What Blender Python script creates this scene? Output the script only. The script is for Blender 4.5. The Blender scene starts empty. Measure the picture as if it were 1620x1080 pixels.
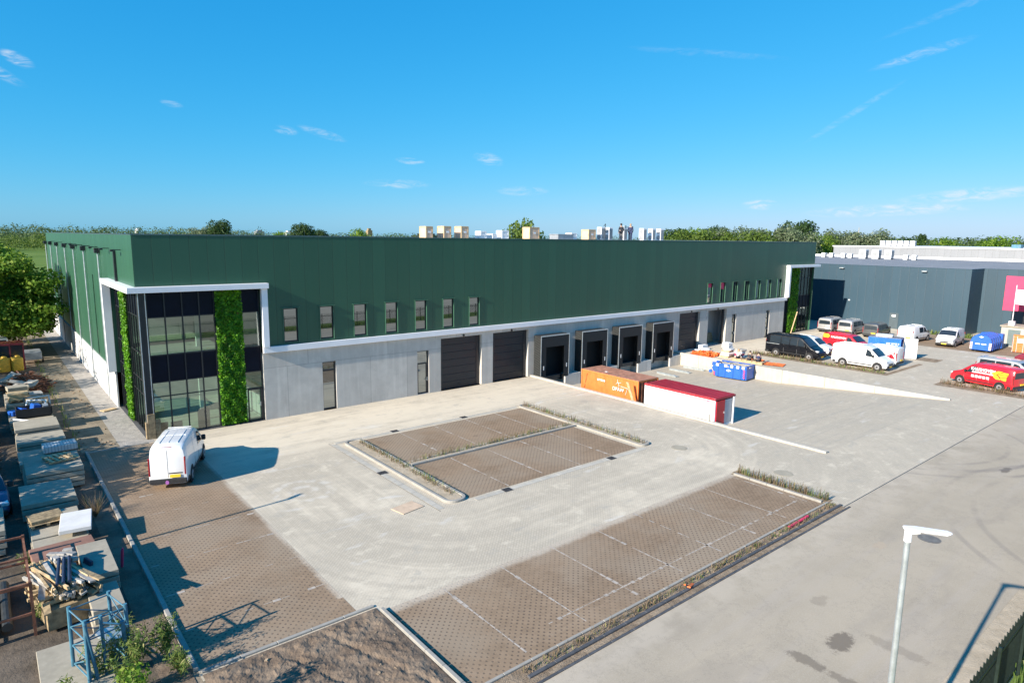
import bpy, bmesh, math, random
import numpy as np
from mathutils import Vector, Matrix
R = math.radians
random.seed(7)
rng = np.random.default_rng(11)
scn = bpy.context.scene
COL = scn.collection

# ---------------------------------------------------------------- camera, sky, sun, exposure
cd = bpy.data.cameras.new("camera"); cam = bpy.data.objects.new("camera", cd); COL.objects.link(cam)
yaw, pitch, roll = 0.6892, 0.1591, -0.0125
f_ = Vector((math.sin(yaw)*math.cos(pitch), math.cos(yaw)*math.cos(pitch), -math.sin(pitch)))
r_ = Vector((math.cos(yaw), -math.sin(yaw), 0)); d_ = f_.cross(r_)
r2 = r_*math.cos(roll)+d_*math.sin(roll); d2 = -r_*math.sin(roll)+d_*math.cos(roll)
M = Matrix((r2, -d2, -f_)).transposed().to_4x4(); M.translation = Vector((-6.77, -42.19, 12.10))
cam.matrix_world = M
cd.sensor_width = 36; cd.lens = 1021/1620*36; cd.clip_start = .1; cd.clip_end = 20000
scn.camera = cam
SUN = Vector((1, .075, -.475)).normalized()
sl = bpy.data.lights.new("sun", 'SUN'); sl.energy = 5.0; sl.angle = R(.5); sl.color = (1, .905, .775)
so = bpy.data.objects.new("sun", sl); COL.objects.link(so); so.rotation_euler = SUN.to_track_quat('-Z', 'Y').to_euler()
so.location = (-40, 0, 40)
scn.view_settings.view_transform = 'Standard'; scn.view_settings.look = 'None'
scn.view_settings.exposure = .95; scn.view_settings.gamma = 1

class V:
    "socket with arithmetic"
    def __init__(s, nt, k): s.nt = nt; s.k = k
    def _m(s, op, *o):
        n = s.nt.nodes.new('ShaderNodeMath'); n.operation = op
        for i, q in enumerate((s,)+o):
            if isinstance(q, V): s.nt.links.new(q.k, n.inputs[i])
            else: n.inputs[i].default_value = q
        return V(s.nt, n.outputs[0])
    def __add__(s, o): return s._m('ADD', o)
    def __sub__(s, o): return s._m('SUBTRACT', o)
    def __mul__(s, o): return s._m('MULTIPLY', o)
    def __truediv__(s, o): return s._m('DIVIDE', o)
    __radd__ = __add__; __rmul__ = __mul__
    def __rsub__(s, o): return (s*-1)+o
    def gt(s, o): return s._m('GREATER_THAN', o)
    def lt(s, o): return s._m('LESS_THAN', o)
    def min(s, o): return s._m('MINIMUM', o)
    def max(s, o): return s._m('MAXIMUM', o)
    def abs(s): return s._m('ABSOLUTE')
    def sin(s): return s._m('SINE')
    def fract(s): return s._m('FRACT')
    def floor(s): return s._m('FLOOR')
    def sqrt(s): return s._m('SQRT')
    def ss(s, a, b):
        n = s.nt.nodes.new('ShaderNodeMapRange'); n.interpolation_type = 'SMOOTHSTEP'
        s.nt.links.new(s.k, n.inputs['Value']); n.inputs['From Min'].default_value = a; n.inputs['From Max'].default_value = b
        return V(s.nt, n.outputs[0])
class NT:
    def __init__(s, nt): s.nt = nt
    def node(s, t): return s.nt.nodes.new(t)
    def pos(s, obj=False):
        if obj: k = s.node('ShaderNodeTexCoord').outputs['Object']
        else: k = s.node('ShaderNodeNewGeometry').outputs['Position']
        n = s.node('ShaderNodeSeparateXYZ'); s.nt.links.new(k, n.inputs[0])
        s.vec = k
        return [V(s.nt, n.outputs[i]) for i in range(3)]
    def comb(s, *c):
        n = s.node('ShaderNodeCombineXYZ')
        for i, q in enumerate(c):
            if isinstance(q, V): s.nt.links.new(q.k, n.inputs[i])
            else: n.inputs[i].default_value = q
        return n.outputs[0]
    def noise(s, vec, scale, detail=4, rough=.55, dist=0):
        n = s.node('ShaderNodeTexNoise'); n.inputs['Scale'].default_value = scale; n.inputs['Detail'].default_value = detail
        n.inputs['Roughness'].default_value = rough; n.inputs['Distortion'].default_value = dist
        s.nt.links.new(vec, n.inputs['Vector']); return V(s.nt, n.outputs['Fac'])
    def rpi(s): return V(s.nt, s.node('ShaderNodeNewGeometry').outputs['Random Per Island'])
    def mix(s, f, a, b, mode='MIX'):
        n = s.node('ShaderNodeMix'); n.data_type = 'RGBA'; n.blend_type = mode
        ins = [n.inputs[0], n.inputs[6], n.inputs[7]]
        for i, q in zip(ins, (f, a, b)):
            if isinstance(q, V): s.nt.links.new(q.k, i)
            elif isinstance(q, (int, float)): i.default_value = q if i is ins[0] else (q, q, q, 1)
            elif isinstance(q, tuple): i.default_value = (*q[:3], 1)
            else: s.nt.links.new(q, i)
        return n.outputs[2]
    def bump(s, bs, h, st=.3, d=.02):
        n = s.node('ShaderNodeBump'); n.inputs['Strength'].default_value = st; n.inputs['Distance'].default_value = d
        s.nt.links.new(h.k, n.inputs['Height']); s.nt.links.new(n.outputs[0], bs.inputs['Normal'])

# world: Nishita sky with a few thin clouds laid out by direction
w = bpy.data.worlds.new("World"); scn.world = w; w.use_nodes = True
T = NT(w.node_tree); w.node_tree.nodes.clear()
sky = T.node('ShaderNodeTexSky'); sky.sky_type = 'NISHITA'; sky.sun_disc = False
sky.sun_elevation = math.asin(-SUN.z); sky.sun_rotation = math.atan2(-SUN.x, -SUN.y)
sky.air_density = 1.0; sky.dust_density = .3; sky.ozone_density = 3.0; sky.altitude = 0
# grade of the sky colour: thinner red, clearer blue towards the zenith
sc_ = T.node('ShaderNodeSeparateColor'); w.node_tree.links.new(sky.outputs[0], sc_.inputs[0]); K_ = .1256
def chan(i, g, p): return (V(w.node_tree, sc_.outputs[i])*K_)._m('POWER', p)*(g/K_)
cc_ = T.node('ShaderNodeCombineColor')
for i, (g, p) in enumerate(((.575,1.68),(.81,.6),(1.16,.4))): w.node_tree.links.new(chan(i,g,p).k, cc_.inputs[i])
tc = T.node('ShaderNodeTexCoord'); sp = T.node('ShaderNodeSeparateXYZ'); w.node_tree.links.new(tc.outputs['Generated'], sp.inputs[0])
x, y, z = [V(w.node_tree, sp.outputs[i]) for i in range(3)]
nz = T.noise(T.comb(x*26, y*26, z*95), 1.4, 5, .68, .7)
def wisp(az, el, sw, sh, tilt, a, soft=.42):
    "thin cloud round one compass bearing (degrees from +Y towards +X) and height above the horizon"
    global cl
    az, el, tilt = R(az), R(el), R(tilt)
    rx, ry = math.cos(az), -math.sin(az); ux, uy, uz = -math.sin(az)*math.sin(el), -math.cos(az)*math.sin(el), math.cos(el)
    h = x*rx+y*ry; v = x*ux+y*uy+z*uz
    p = h*math.cos(tilt)+v*math.sin(tilt); q = v*math.cos(tilt)-h*math.sin(tilt)
    g = (p/R(sw))*(p/R(sw))+(q/R(sh))*(q/R(sh))
    front = (x*math.sin(az)+y*math.cos(az)).gt(0)
    c = (1-g.ss(0, 1))*(nz.ss(.36, .8))*front*(a*1.25)
    cl = c if cl is None else cl.max(c)
cl = None
for q in ((3.3,11.4,1.1,.5,-22,.75),(1.7,10.6,2.3,.5,-24,.5),(20.6,8.3,1.1,.4,-8,.55),(23.5,8.2,2.2,.4,-14,.45),(30.6,6.3,1.4,.32,-4,.7),(37.3,6.6,1.5,.6,-12,.5),(29.5,4.4,3.2,.45,0,.4),(40.3,4.0,2.6,.5,0,.4),(70.2,13.2,3.6,.4,13,.42),
    (60,2.9,1.6,.5,0,.8),(69,2.4,6.5,.55,2,.65),(74,3.4,5,.6,4,.6),(66,9.5,4.5,.3,32,.16),(55,14.6,7,.35,-7,.1),(74.5,16.5,8,.35,16,.13),(12.5,9.6,.9,.3,-10,.3)): wisp(*q)
skyc = T.mix(cl, cc_.outputs[0], (7.6, 7.9, 8.2))
bg = T.node('ShaderNodeBackground'); bg.inputs[1].default_value = .06; w.node_tree.links.new(skyc, bg.inputs[0])
ow = T.node('ShaderNodeOutputWorld'); w.node_tree.links.new(bg.outputs[0], ow.inputs[0])

# ---------------------------------------------------------------- materials
MATS = {}
def newmat(name, rough=.7, metal=0, spec=.5):
    m = bpy.data.materials.new(name); m.use_nodes = True; bs = m.node_tree.nodes['Principled BSDF']
    bs.inputs['Roughness'].default_value = rough; bs.inputs['Metallic'].default_value = metal
    bs.inputs['Specular IOR Level'].default_value = spec
    MATS[name] = m
    return m, NT(m.node_tree), bs
def link(t, a, b): t.nt.links.new(a.k if isinstance(a, V) else a, b)
def mat(name, c, rough=.6, metal=0, var=.12, scale=3, spec=.5, bump=0, obj=True, coat=0, dirt=None):
    if name in MATS: return MATS[name]
    m, t, bs = newmat(name, rough, metal, spec)
    t.pos(obj)
    n = t.noise(t.vec, scale, 6, .65)
    lo = tuple(v*(1-var) for v in c); hi = tuple(min(1, v*(1+var)) for v in c)
    col = t.mix(n.ss(.3, .7), lo, hi)
    if dirt: col = t.mix(t.noise(t.vec, scale*.37, 7, .7).ss(.52, .72)*.7, col, dirt)
    link(t, col, bs.inputs['Base Color'])
    link(t, n*.25+(rough-.12), bs.inputs['Roughness'])
    if bump: t.bump(bs, t.noise(t.vec, scale*6, 5, .6), bump, .02)
    if coat: bs.inputs['Coat Weight'].default_value = coat; bs.inputs['Coat Roughness'].default_value = .06
    return m

def paving_mat():
    m, t, bs = newmat('pale_paving', .85, 0, .25)
    x, y, z = t.pos()
    u = (x+y)*.7071; v = (x-y)*.7071
    br = t.node('ShaderNodeTexBrick'); link(t, t.comb(u, v, 0), br.inputs['Vector'])
    for k, q in (('Scale', 1), ('Mortar Size', .009), ('Brick Width', .21), ('Row Height', .105), ('Bias', 0), ('Mortar Smooth', .3)): br.inputs[k].default_value = q
    br.inputs['Color1'].default_value = (.45, .394, .31, 1); br.inputs['Color2'].default_value = (.49, .43, .337, 1); br.inputs['Mortar'].default_value = (.36, .312, .248, 1)
    # traffic loops round the island: distance to the island's edge
    dx = ((x-16).abs()-6.5).max(0.); dy = ((y+13)).abs().__sub__(5).max(0.)
    d = (dx*dx+dy*dy).sqrt()
    st = t.noise(t.comb(d*1.1, x*.06+y*.05, 0), 1.6, 5, .6, .3)
    big = t.noise(t.vec, .16, 5, .6); mid = t.noise(t.vec, .9, 6, .68)
    near = (d.ss(.8, 3)*(1-d.ss(9, 16)))
    s = (st*.42+big*.58).ss(.42, .66)*(near*.5+.3)
    s = s*mid.ss(.2, .65)
    deep = (x-30.3).gt(0)*(51-x).gt(0)*(y+26).gt(0)          # the dock yard stays cleaner
    s = s*(1-deep*.65)
    fr = t.noise(t.comb(x*.12, y*1.1, 3), 1.2, 6, .66, .4)
    s = s.max((1-(y+4.2).abs().ss(1.5, 6))*x.ss(-2, 4)*(fr*.75+mid*.35).ss(.3, .62)*(1-deep)*.9)
    col = t.mix(s*.9, br.outputs['Color'], (.70, .61, .475))
    row = t.noise(t.comb(x*.12, y*2.6, 0), 1, 4, .6).ss(.45, .7)*deep
    col = t.mix(row*.35, col, (.3, .285, .26))
    m1 = t.noise(t.comb(x*.5, y*.8, 7), 1.3, 8, .76, .3)
    col = t.mix(m1.ss(.54, .68)*.5, col, (.34, .32, .28))
    col = t.mix((1-m1.ss(.34, .47))*.6*(1-deep*.5), col, (.66, .585, .46))
    blot = t.noise(t.comb(x*.9+3, y*.9, 0), 1.4, 6, .7).ss(.6, .74)*.4
    col = t.mix(blot, col, (.3, .285, .265))
    w_ = t.noise(t.comb(x*.25, y*.7, 2), 1.1, 6, .62, .6).ss(.6, .7)*.4
    col = t.mix(w_, col, (.66, .64, .6))
    ring = (((x-4.3)*(x-4.3)+(y+13.2)*(y+13.2)).sqrt())
    sw = (1-((ring-1.3).abs()).ss(.05, .3)).max(1-((ring-.55).abs()).ss(.05, .3))*t.noise(t.vec, 2, 4).ss(.42, .6)
    col = t.mix(sw*.3, col, (.72, .7, .66))
    link(t, col, bs.inputs['Base Color'])
    t.bump(bs, V(t.nt, br.outputs['Fac'])*-.6+mid*.6, .25, .01)
def bay_mat():
    m, t, bs = newmat('brown_bay_paving', .9, 0, .2)
    x, y, z = t.pos()
    k = math.pi/.125
    a = (x*k).sin()*(y*k).sin()
    dot = a.abs().ss(.55, .8)*(a.gt(0))
    n = t.noise(t.vec, .35, 6, .6); f = t.noise(t.vec, 5, 5, .7); tile = t.noise(t.comb((x*4).floor(), (y*8).floor(), 0), 7.3, 1)
    col = t.mix(n.ss(.3, .7), (.215, .152, .1), (.29, .21, .142))
    col = t.mix(tile.ss(.35, .65)*.35, col, (.34, .245, .165))
    big = t.noise(t.vec, .22, 4, .6)
    col = t.mix(big.ss(.42, .62)*.7, col, (.30, .238, .175))
    dm = dot*(t.noise(t.vec, .3, 3).ss(.3, .6)*.55+.25)
    col = t.mix(dm, col, (.1, .075, .06))
    # sand blown in from the driven lanes
    e1 = (1-(y+24.6).abs().ss(0, .8))*x.gt(2.5)
    e2 = (1-(x-1.8).abs().ss(0, .6))*x.lt(2.5)*y.gt(-23)
    e3 = (1-(y+28.9).abs().ss(.2, .7))*.5*x.gt(2.5)
    e = (e1.max(e2).max(e3)*(f*.7+n*.8)).ss(.35, .85)
    col = t.mix(e*.75, col, (.52, .455, .37))
    st = t.noise(t.comb(x*.5, y*1.2, 1), 1.3, 5, .7).ss(.62, .75)*.5
    col = t.mix(st, col, (.12, .09, .07))
    link(t, col, bs.inputs['Base Color'])
    t.bump(bs, f*.5-dot, .4, .015)
def road_mat():
    m, t, bs = newmat('asphalt_road', .85, 0, .3)
    x, y, z = t.pos()
    f = t.noise(t.vec, 22, 3, .7); n = t.noise(t.vec, .25, 6, .6); s = t.noise(t.comb(x*.07, y*.9, 0), 1.4, 5, .6)
    col = t.mix(n.ss(.3, .7), (.355, .3, .225), (.425, .358, .27))
    col = t.mix(f.ss(.45, .7)*.4, col, (.5, .44, .36)); sp_ = t.noise(t.vec, 55, 2, .8); col = t.mix(sp_.ss(.58, .66)*.3, col, (.2, .175, .15)); pt = t.noise(t.comb(x*.09, y*.3, 4), 1.6, 7, .7); col = t.mix(pt.ss(.5, .66)*.35, col, (.285, .245, .2))
    col = t.mix(s.ss(.45, .7)*.35, col, (.42, .365, .31))
    edge = ((1-(y+30.6).ss(-1.8, .2)*1)*-1+1)*t.noise(t.vec, .8, 5, .65).ss(.35, .6)
    col = t.mix(edge*.6, col, (.5, .43, .34))
    def stain(cx, cy, rx, ry, c, a):
        nonlocal col
        d = (((x-cx)/rx)*((x-cx)/rx)+((y-cy)/ry)*((y-cy)/ry)).sqrt()+(t.noise(t.vec, 3.2, 8, .78)-.5)*2.3
        col = t.mix((1-d.ss(.6, .95))*a, col, c)
    dk = (.13, .105, .08)
    stain(12.6, -34.7, .75, .4, dk, .75); stain(13.6, -35.9, .35, 1.1, dk, .3); stain(10.9, -34.5, .3, .75, dk, .6); stain(10.9, -35.7, .25, .8, dk, .5)
    stain(35.3, -33.4, .8, .25, dk, .8); stain(14.4, -33.2, .5, .3, dk, .25); stain(20.4, -32.8, .5, .3, (.42, .34, .25), .9)
    stain(60, -33, 5, .7, dk, .2); stain(45, -34.4, 7, .6, dk, .2)
    # faint tyre arcs in the turning area
    for cx, cy, rr in ((38, -26.5, 6.2), (38, -26.5, 7.4), (40, -24, 10.4), (40, -24, 11.4), (31, -44, 10.5), (31, -44, 11.8)):
        d = (((x-cx)*(x-cx)+(y-cy)*(y-cy)).sqrt()-rr).abs()
        col = t.mix((1-d.ss(.05, .2))*t.noise(t.vec, .35, 3).ss(.4, .6)*.28, col, (.17, .15, .14))
    crack = (t.noise(t.comb(x*.35, y*.35, 5), 1, 8, .75)-.5).abs()
    col = t.mix((1-crack.ss(0, .006))*.35, col, (.16, .145, .13))
    link(t, col, bs.inputs['Base Color']); t.bump(bs, f, .25, .008)
def soil_mat(name, a, b, c, sc=1.2, bump=.8):
    m, t, bs = newmat(name, .95, 0, .1)
    x, y, z = t.pos()
    n = t.noise(t.vec, sc, 8, .68); g = t.noise(t.vec, sc*9, 4, .7)
    col = t.mix(n.ss(.35, .65), a, b); col = t.mix(g.ss(.55, .75)*.6, col, c)
    link(t, col, bs.inputs['Base Color']); t.bump(bs, n+g*.5, bump, .08)
def field_mat():
    m, t, bs = newmat('field_grass', .95, 0, .1)
    x, y, z = t.pos()
    n = t.noise(t.vec, .012, 6, .6); g = t.noise(t.comb(x*.02, y*.16, 0), 1, 5, .6); f = t.noise(t.vec, 1.5, 5, .7)
    col = t.mix(n.ss(.35, .65), (.085, .15, .025), (.13, .2, .04)); col = t.mix(g.ss(.45, .7)*.6, col, (.2, .24, .07))
    col = t.mix(f.ss(.4, .8)*.4, col, (.05, .09, .015))
    bare = ((1-(y-118).abs().ss(8, 14))*(1-x.ss(-2, 6)))*t.noise(t.vec, .06, 4).ss(.35, .6)
    col = t.mix(bare*.8, col, (.38, .31, .22))
    link(t, col, bs.inputs['Base Color']); t.bump(bs, f, .6, .1)
def clad_mat(name, c, step=1.0, axis=0, var=.06, rough=.42):
    "sandwich-panel cladding: upright joints and fine ribs"
    m, t, bs = newmat(name, rough, 0, .5)
    P = t.pos(); u = P[axis]
    j = (u/step).fract(); j = (j-.5).abs()
    joint = j.ss(.478, .49)
    rib = ((u/(step/12)).fract()-.5).abs().ss(.3, .45)
    pid = t.noise(t.comb((u/step).floor(), 3.3, 1.1), 5.7, 0)
    n = t.noise(t.vec, .25, 5, .6)
    col = t.mix(pid.ss(.3, .7), tuple(v*(1-var) for v in c), tuple(v*(1+var) for v in c))
    st = t.noise(t.comb(P[0]*1.5, P[1]*1.5, P[2]*.12), 1.2, 5, .6)
    col = t.mix(st.ss(.5, .75)*.14, col, tuple(v*1.35+.01 for v in c))
    col = t.mix(joint*.7, col, tuple(v*.4 for v in c))
    link(t, col, bs.inputs['Base Color']); link(t, n*.2+(rough-.1), bs.inputs['Roughness'])
    t.bump(bs, joint*-1+rib*.12, .5, .012)
def concrete_mat(name, c, joints=True, streak=.35, sc=1.0):
    m, t, bs = newmat(name, .85, 0, .3)
    x, y, z = t.pos()
    n = t.noise(t.vec, .7*sc, 7, .65); f = t.noise(t.vec, 14, 4, .7)
    st = t.noise(t.comb(x*2.2, y*2.2, z*.16), 1.3*sc, 6, .62)
    col = t.mix(n.ss(.3, .7), tuple(v*.88 for v in c), tuple(v*1.1 for v in c))
    col = t.mix(st.ss(.45, .75)*streak, col, tuple(min(1, v*1.45) for v in c))
    col = t.mix(t.noise(t.comb(x*1.4+9, y*1.4, z*.3), 1.1, 6, .7).ss(.55, .75)*streak, col, tuple(v*.62 for v in c))
    col = t.mix(f.ss(.6, .8)*.2, col, tuple(v*.7 for v in c))
    if joints:
        pan = t.noise(t.comb(((x+.6)/3.05).floor(), z.gt(3.46), 0), 3.1, 0)
        col = t.mix(pan.ss(.3, .7)*.45, col, tuple(v*.75 for v in c))
        jv = (((x+.6)/3.05).fract()-.5).abs().ss(.492, .497)*z.lt(3.46)
        jv2 = (((x+2.2)/6.1).fract()-.5).abs().ss(.4955, .498)*z.gt(3.46)
        jh = 1-(z-3.46).abs().ss(.008, .025)
        col = t.mix(jv.max(jv2).max(jh)*.5, col, tuple(v*.35 for v in c))
    link(t, col, bs.inputs['Base Color']); t.bump(bs, n+f*.3, .2, .01)
def leaf_mat(name, a, b, c=None, rough=.6, trans=.35):
    m, t, bs = newmat(name, rough, 0, .25)
    t.pos(True)
    r = t.rpi(); n = t.noise(t.vec, .5, 3)
    col = t.mix((r*.6+n*.5).ss(.2, .85), a, b)
    if c: col = t.mix(r.gt(.86), col, c)
    if name == 'hedge_leaf':
        P = t.pos(); q = t.noise(t.vec, .55, 5, .7); tr_ = ((P[2]/.62).fract()-.5).abs().ss(.38, .5)
        col = t.mix(q.ss(.45, .68)*.75, col, (.02, .075, .006)); col = t.mix(tr_*.3*r, col, (.2, .42, .03)); col = t.mix(r.lt(.015), col, (.16, .13, .03))
    link(t, col, bs.inputs['Base Color'])
    tr = t.node('ShaderNodeBsdfTranslucent'); link(t, t.mix(.5, col, tuple(min(1, v*1.6) for v in b)), tr.inputs['Color'])
    ms = t.node('ShaderNodeMixShader'); ms.inputs[0].default_value = trans
    t.nt.links.new(bs.outputs[0], ms.inputs[1]); t.nt.links.new(tr.outputs[0], ms.inputs[2])
    t.nt.links.new(ms.outputs[0], t.nt.nodes['Material Output'].inputs[0])

paving_mat(); bay_mat(); road_mat(); field_mat()
soil_mat('dark_soil', (.15, .11, .08), (.235, .18, .132), (.31, .24, .18), .9); soil_mat('yard_dirt', (.085, .07, .055), (.15, .122, .095), (.2, .17, .13), .8)
soil_mat('dry_dirt', (.20, .165, .12), (.30, .25, .185), (.12, .11, .07), .7, .6)
soil_mat('sand_strip', (.36, .30, .22), (.48, .40, .3), (.3, .24, .17), 1.1, .5)
soil_mat('gravel_bed', (.30, .28, .255), (.42, .39, .35), (.2, .185, .165), 2.2, .7)
soil_mat('planter_soil', (.2, .15, .105), (.34, .265, .19), (.15, .11, .075), 2.4, .9)
soil_mat('rough_verge', (.09, .13, .03), (.14, .19, .045), (.25, .23, .1), .8, .6)
clad_mat('green_cladding_front', (.025, .092, .053), 1.0, 0); clad_mat('green_cladding_side', (.025, .092, .053), 1.0, 1)
clad_mat('slate_cladding', (.027, .061, .088), 1.1, 1, .05, .45); clad_mat('slate_cladding_front', (.027, .061, .088), 1.1, 0, .05, .45)
clad_mat('light_cladding', (.23, .24, .255), 1.2, 1, .03); clad_mat('hall_cladding', (.55, .56, .57), 1.1, 0, .03)
concrete_mat('facade_concrete', (.53, .5, .455)); concrete_mat('pale_concrete', (.44, .41, .355), False, .3)
concrete_mat('slab_concrete', (.34, .305, .24), False, .35, 1.4); concrete_mat('white_plinth', (.62, .61, .59), False, .12)
concrete_mat('kerb_concrete', (.31, .295, .265), False, .3, 2)
leaf_mat('tree_leaf', (.065, .145, .012), (.165, .27, .028), (.25, .33, .045)); leaf_mat('dark_leaf', (.022, .055, .016), (.055, .10, .028))
leaf_mat('grey_leaf', (.085, .125, .06), (.17, .215, .12), (.25, .28, .18)); leaf_mat('bright_leaf', (.06, .11, .016), (.125, .18, .03))
leaf_mat('wood_leaf', (.055, .1, .04), (.125, .175, .07)); leaf_mat('hedge_leaf', (.045, .15, .008), (.115, .3, .012), (.2, .44, .02), .5, .25)
leaf_mat('dry_weed', (.16, .115, .07), (.3, .225, .14), (.12, .13, .045)); leaf_mat('weed_leaf', (.08, .14, .025), (.2, .27, .07), (.34, .33, .12))
W = lambda n: MATS[n]
mat('white_paint', (.78, .78, .78), .45, 0, .04, 2); mat('white_frame', (.8, .8, .82), .4, 0, .03, 1)
mat('dark_frame', (.018, .02, .024), .4, 0, .2, 2); mat('spandrel_panel', (.005, .008, .018), .35, 0, .2, 1, .12)
mat('black_rubber', (.018, .018, .02), .75, 0, .3, 4); mat('charcoal_steel', (.03, .034, .036), .45, 0, .2, 2)
mat('shelter_fabric', (.016, .017, .018), .7, 0, .2, 3); mat('void_black', (.006, .006, .007), .8, 0, .2, 2)
mat('zinc', (.55, .6, .62), .4, .7, .12, 3); mat('grey_steel', (.34, .36, .38), .5, .4, .12, 3)
mat('roof_membrane', (.22, .225, .24), .8, 0, .12, .4, bump=.1); mat('roof_pale', (.5, .5, .5), .8, 0, .1, .4)
mat('tyre', (.02, .02, .022), .85, 0, .3, 6); mat('rim_steel', (.5, .5, .52), .35, .7, .1, 6); mat('arch_black', (.012, .012, .013), .8, 0, .2, 3)
mat('plastic_black', (.022, .023, .025), .55, 0, .2, 5)
mat('headlight', (.75, .78, .8), .1, .2, .1, 8, coat=1); mat('red_lamp', (.26, .012, .016), .3, 0, .2, 8, coat=.6)
mat('plate_yellow', (.85, .55, .03), .5, 0, .05, 8); mat('plate_white', (.8, .8, .78), .5, 0, .05, 8)
mat('rusty_steel', (.2, .085, .05), .85, .1, .4, 2.5, bump=.3); mat('rust_brown', (.26, .135, .095), .75, 0, .18, 1.5, bump=.2)
mat('wood_pale', (.5, .36, .2), .8, 0, .25, 4, bump=.2); mat('wood_grey', (.36, .34, .31), .85, 0, .25, 4, bump=.2)
mat('wood_old', (.28, .21, .12), .85, 0, .4, 5, bump=.3); mat('bark', (.09, .07, .05), .9, 0, .3, 4, bump=.5)
mat('crate_wood', (.62, .43, .3), .8, 0, .12, 2.5); mat('cardboard', (.5, .36, .24), .8, 0, .15, 2)
mat('blue_paint', (.02, .16, .6), .45, 0, .12, 2, dirt=(.03, .12, .38)); mat('iron_cover', (.17, .16, .145), .7, .1, .2, 4); mat('navy_pipe', (.02, .032, .065), .5, 0, .2, 3); mat('blue_steel', (.055, .175, .25), .55, 0, .2, 3, dirt=(.2, .2, .2)); mat('blue_bin', (.014, .105, .46), .45, 0, .1, 2)
mat('orange_paint', (.7, .19, .045), .55, 0, .12, 1.6, dirt=(.55, .17, .06)); mat('orange_roof', (.42, .2, .13), .75, 0, .25, 2, dirt=(.24, .17, .13)); mat('orange_plastic', (.72, .165, .04), .5, 0, .2, 5)
mat('red_paint', (.52, .012, .025), .4, 0, .08, 2); mat('red_roof', (.36, .018, .03), .5, 0, .15, 1.5, dirt=(.3, .05, .05))
mat('sign_red', (.64, .04, .115), .5, 0, .05, 1); mat('yellow_paint', (.8, .5, .03), .45, 0, .1, 5)
mat('yellow_bag', (.58, .34, .03), .55, 0, .25, 5, bump=.4); mat('white_bag', (.75, .74, .72), .6, 0, .12, 4, bump=.4)
mat('dark_green_fence', (.01, .02, .016), .45, 0, .2, 3); mat('door_green', (.12, .16, .16), .6, 0, .1, 2); mat('slate_door', (.06, .085, .1), .5, 0, .1, 2)
mat('skin', (.5, .3, .2), .55, 0, .1, 10); mat('hair_dark', (.03, .022, .018), .7, 0, .3, 20); mat('hair_fair', (.35, .24, .14), .7, 0, .3, 20)
mat('cloth_grey', (.42, .46, .5), .85, 0, .15, 8); mat('cloth_dark', (.03, .033, .045), .85, 0, .25, 8); mat('cloth_navy', (.025, .035, .09), .85, 0, .25, 8); mat('cloth_trouser', (.02, .022, .03), .85, 0, .25, 8)
mat('wet_plate', (.1, .1, .105), .7, .3, .2, 4); mat('plywood', (.56, .42, .3), .8, 0, .12, 3)
def carpaint(name, c, metal=0): return mat(name, c, .38, metal, .03, 2, coat=1)
carpaint('car_white', (.8, .8, .8)); carpaint('car_red', (.6, .008, .02)); mat('car_black', (.004, .005, .008), .3, 0, .03, 2, .35, coat=.25); carpaint('car_silver', (.42, .42, .42), .4)
carpaint('car_grey', (.085, .09, .095), .3); carpaint('car_maroon', (.2, .02, .035)); carpaint('car_blue', (.02, .04, .12))
def glass_mat(name, c, rough=.02, metal=1.0):
    m, t, bs = newmat(name, rough, metal, .8)
    t.pos(True); n = t.noise(t.vec, .35, 2)
    link(t, t.mix(n.ss(.3, .7), tuple(v*.93 for v in c), c), bs.inputs['Base Color'])
    t.bump(bs, t.noise(t.vec, .6, 1), .02, .02)
def clear_glass(name, refl, tint, f):
    m, t, bs = newmat(name, .02, 1, .8)
    bs.inputs['Base Color'].default_value = (*refl, 1); t.pos(True)
    t.bump(bs, t.noise(t.vec, .6, 1), .02, .02)
    tr = t.node('ShaderNodeBsdfTransparent'); tr.inputs[0].default_value = (*tint, 1)
    ms = t.node('ShaderNodeMixShader'); ms.inputs[0].default_value = f
    link(t, tr.outputs[0], ms.inputs[1]); link(t, bs.outputs[0], ms.inputs[2]); link(t, ms.outputs[0], t.nt.nodes['Material Output'].inputs[0])
clear_glass('facade_glass', (.62, .68, .66), (.56, .74, .64), .3); glass_mat('window_glass', (.34, .38, .4)); glass_mat('car_glass', (.05, .07, .09), .05, .55)

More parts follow.
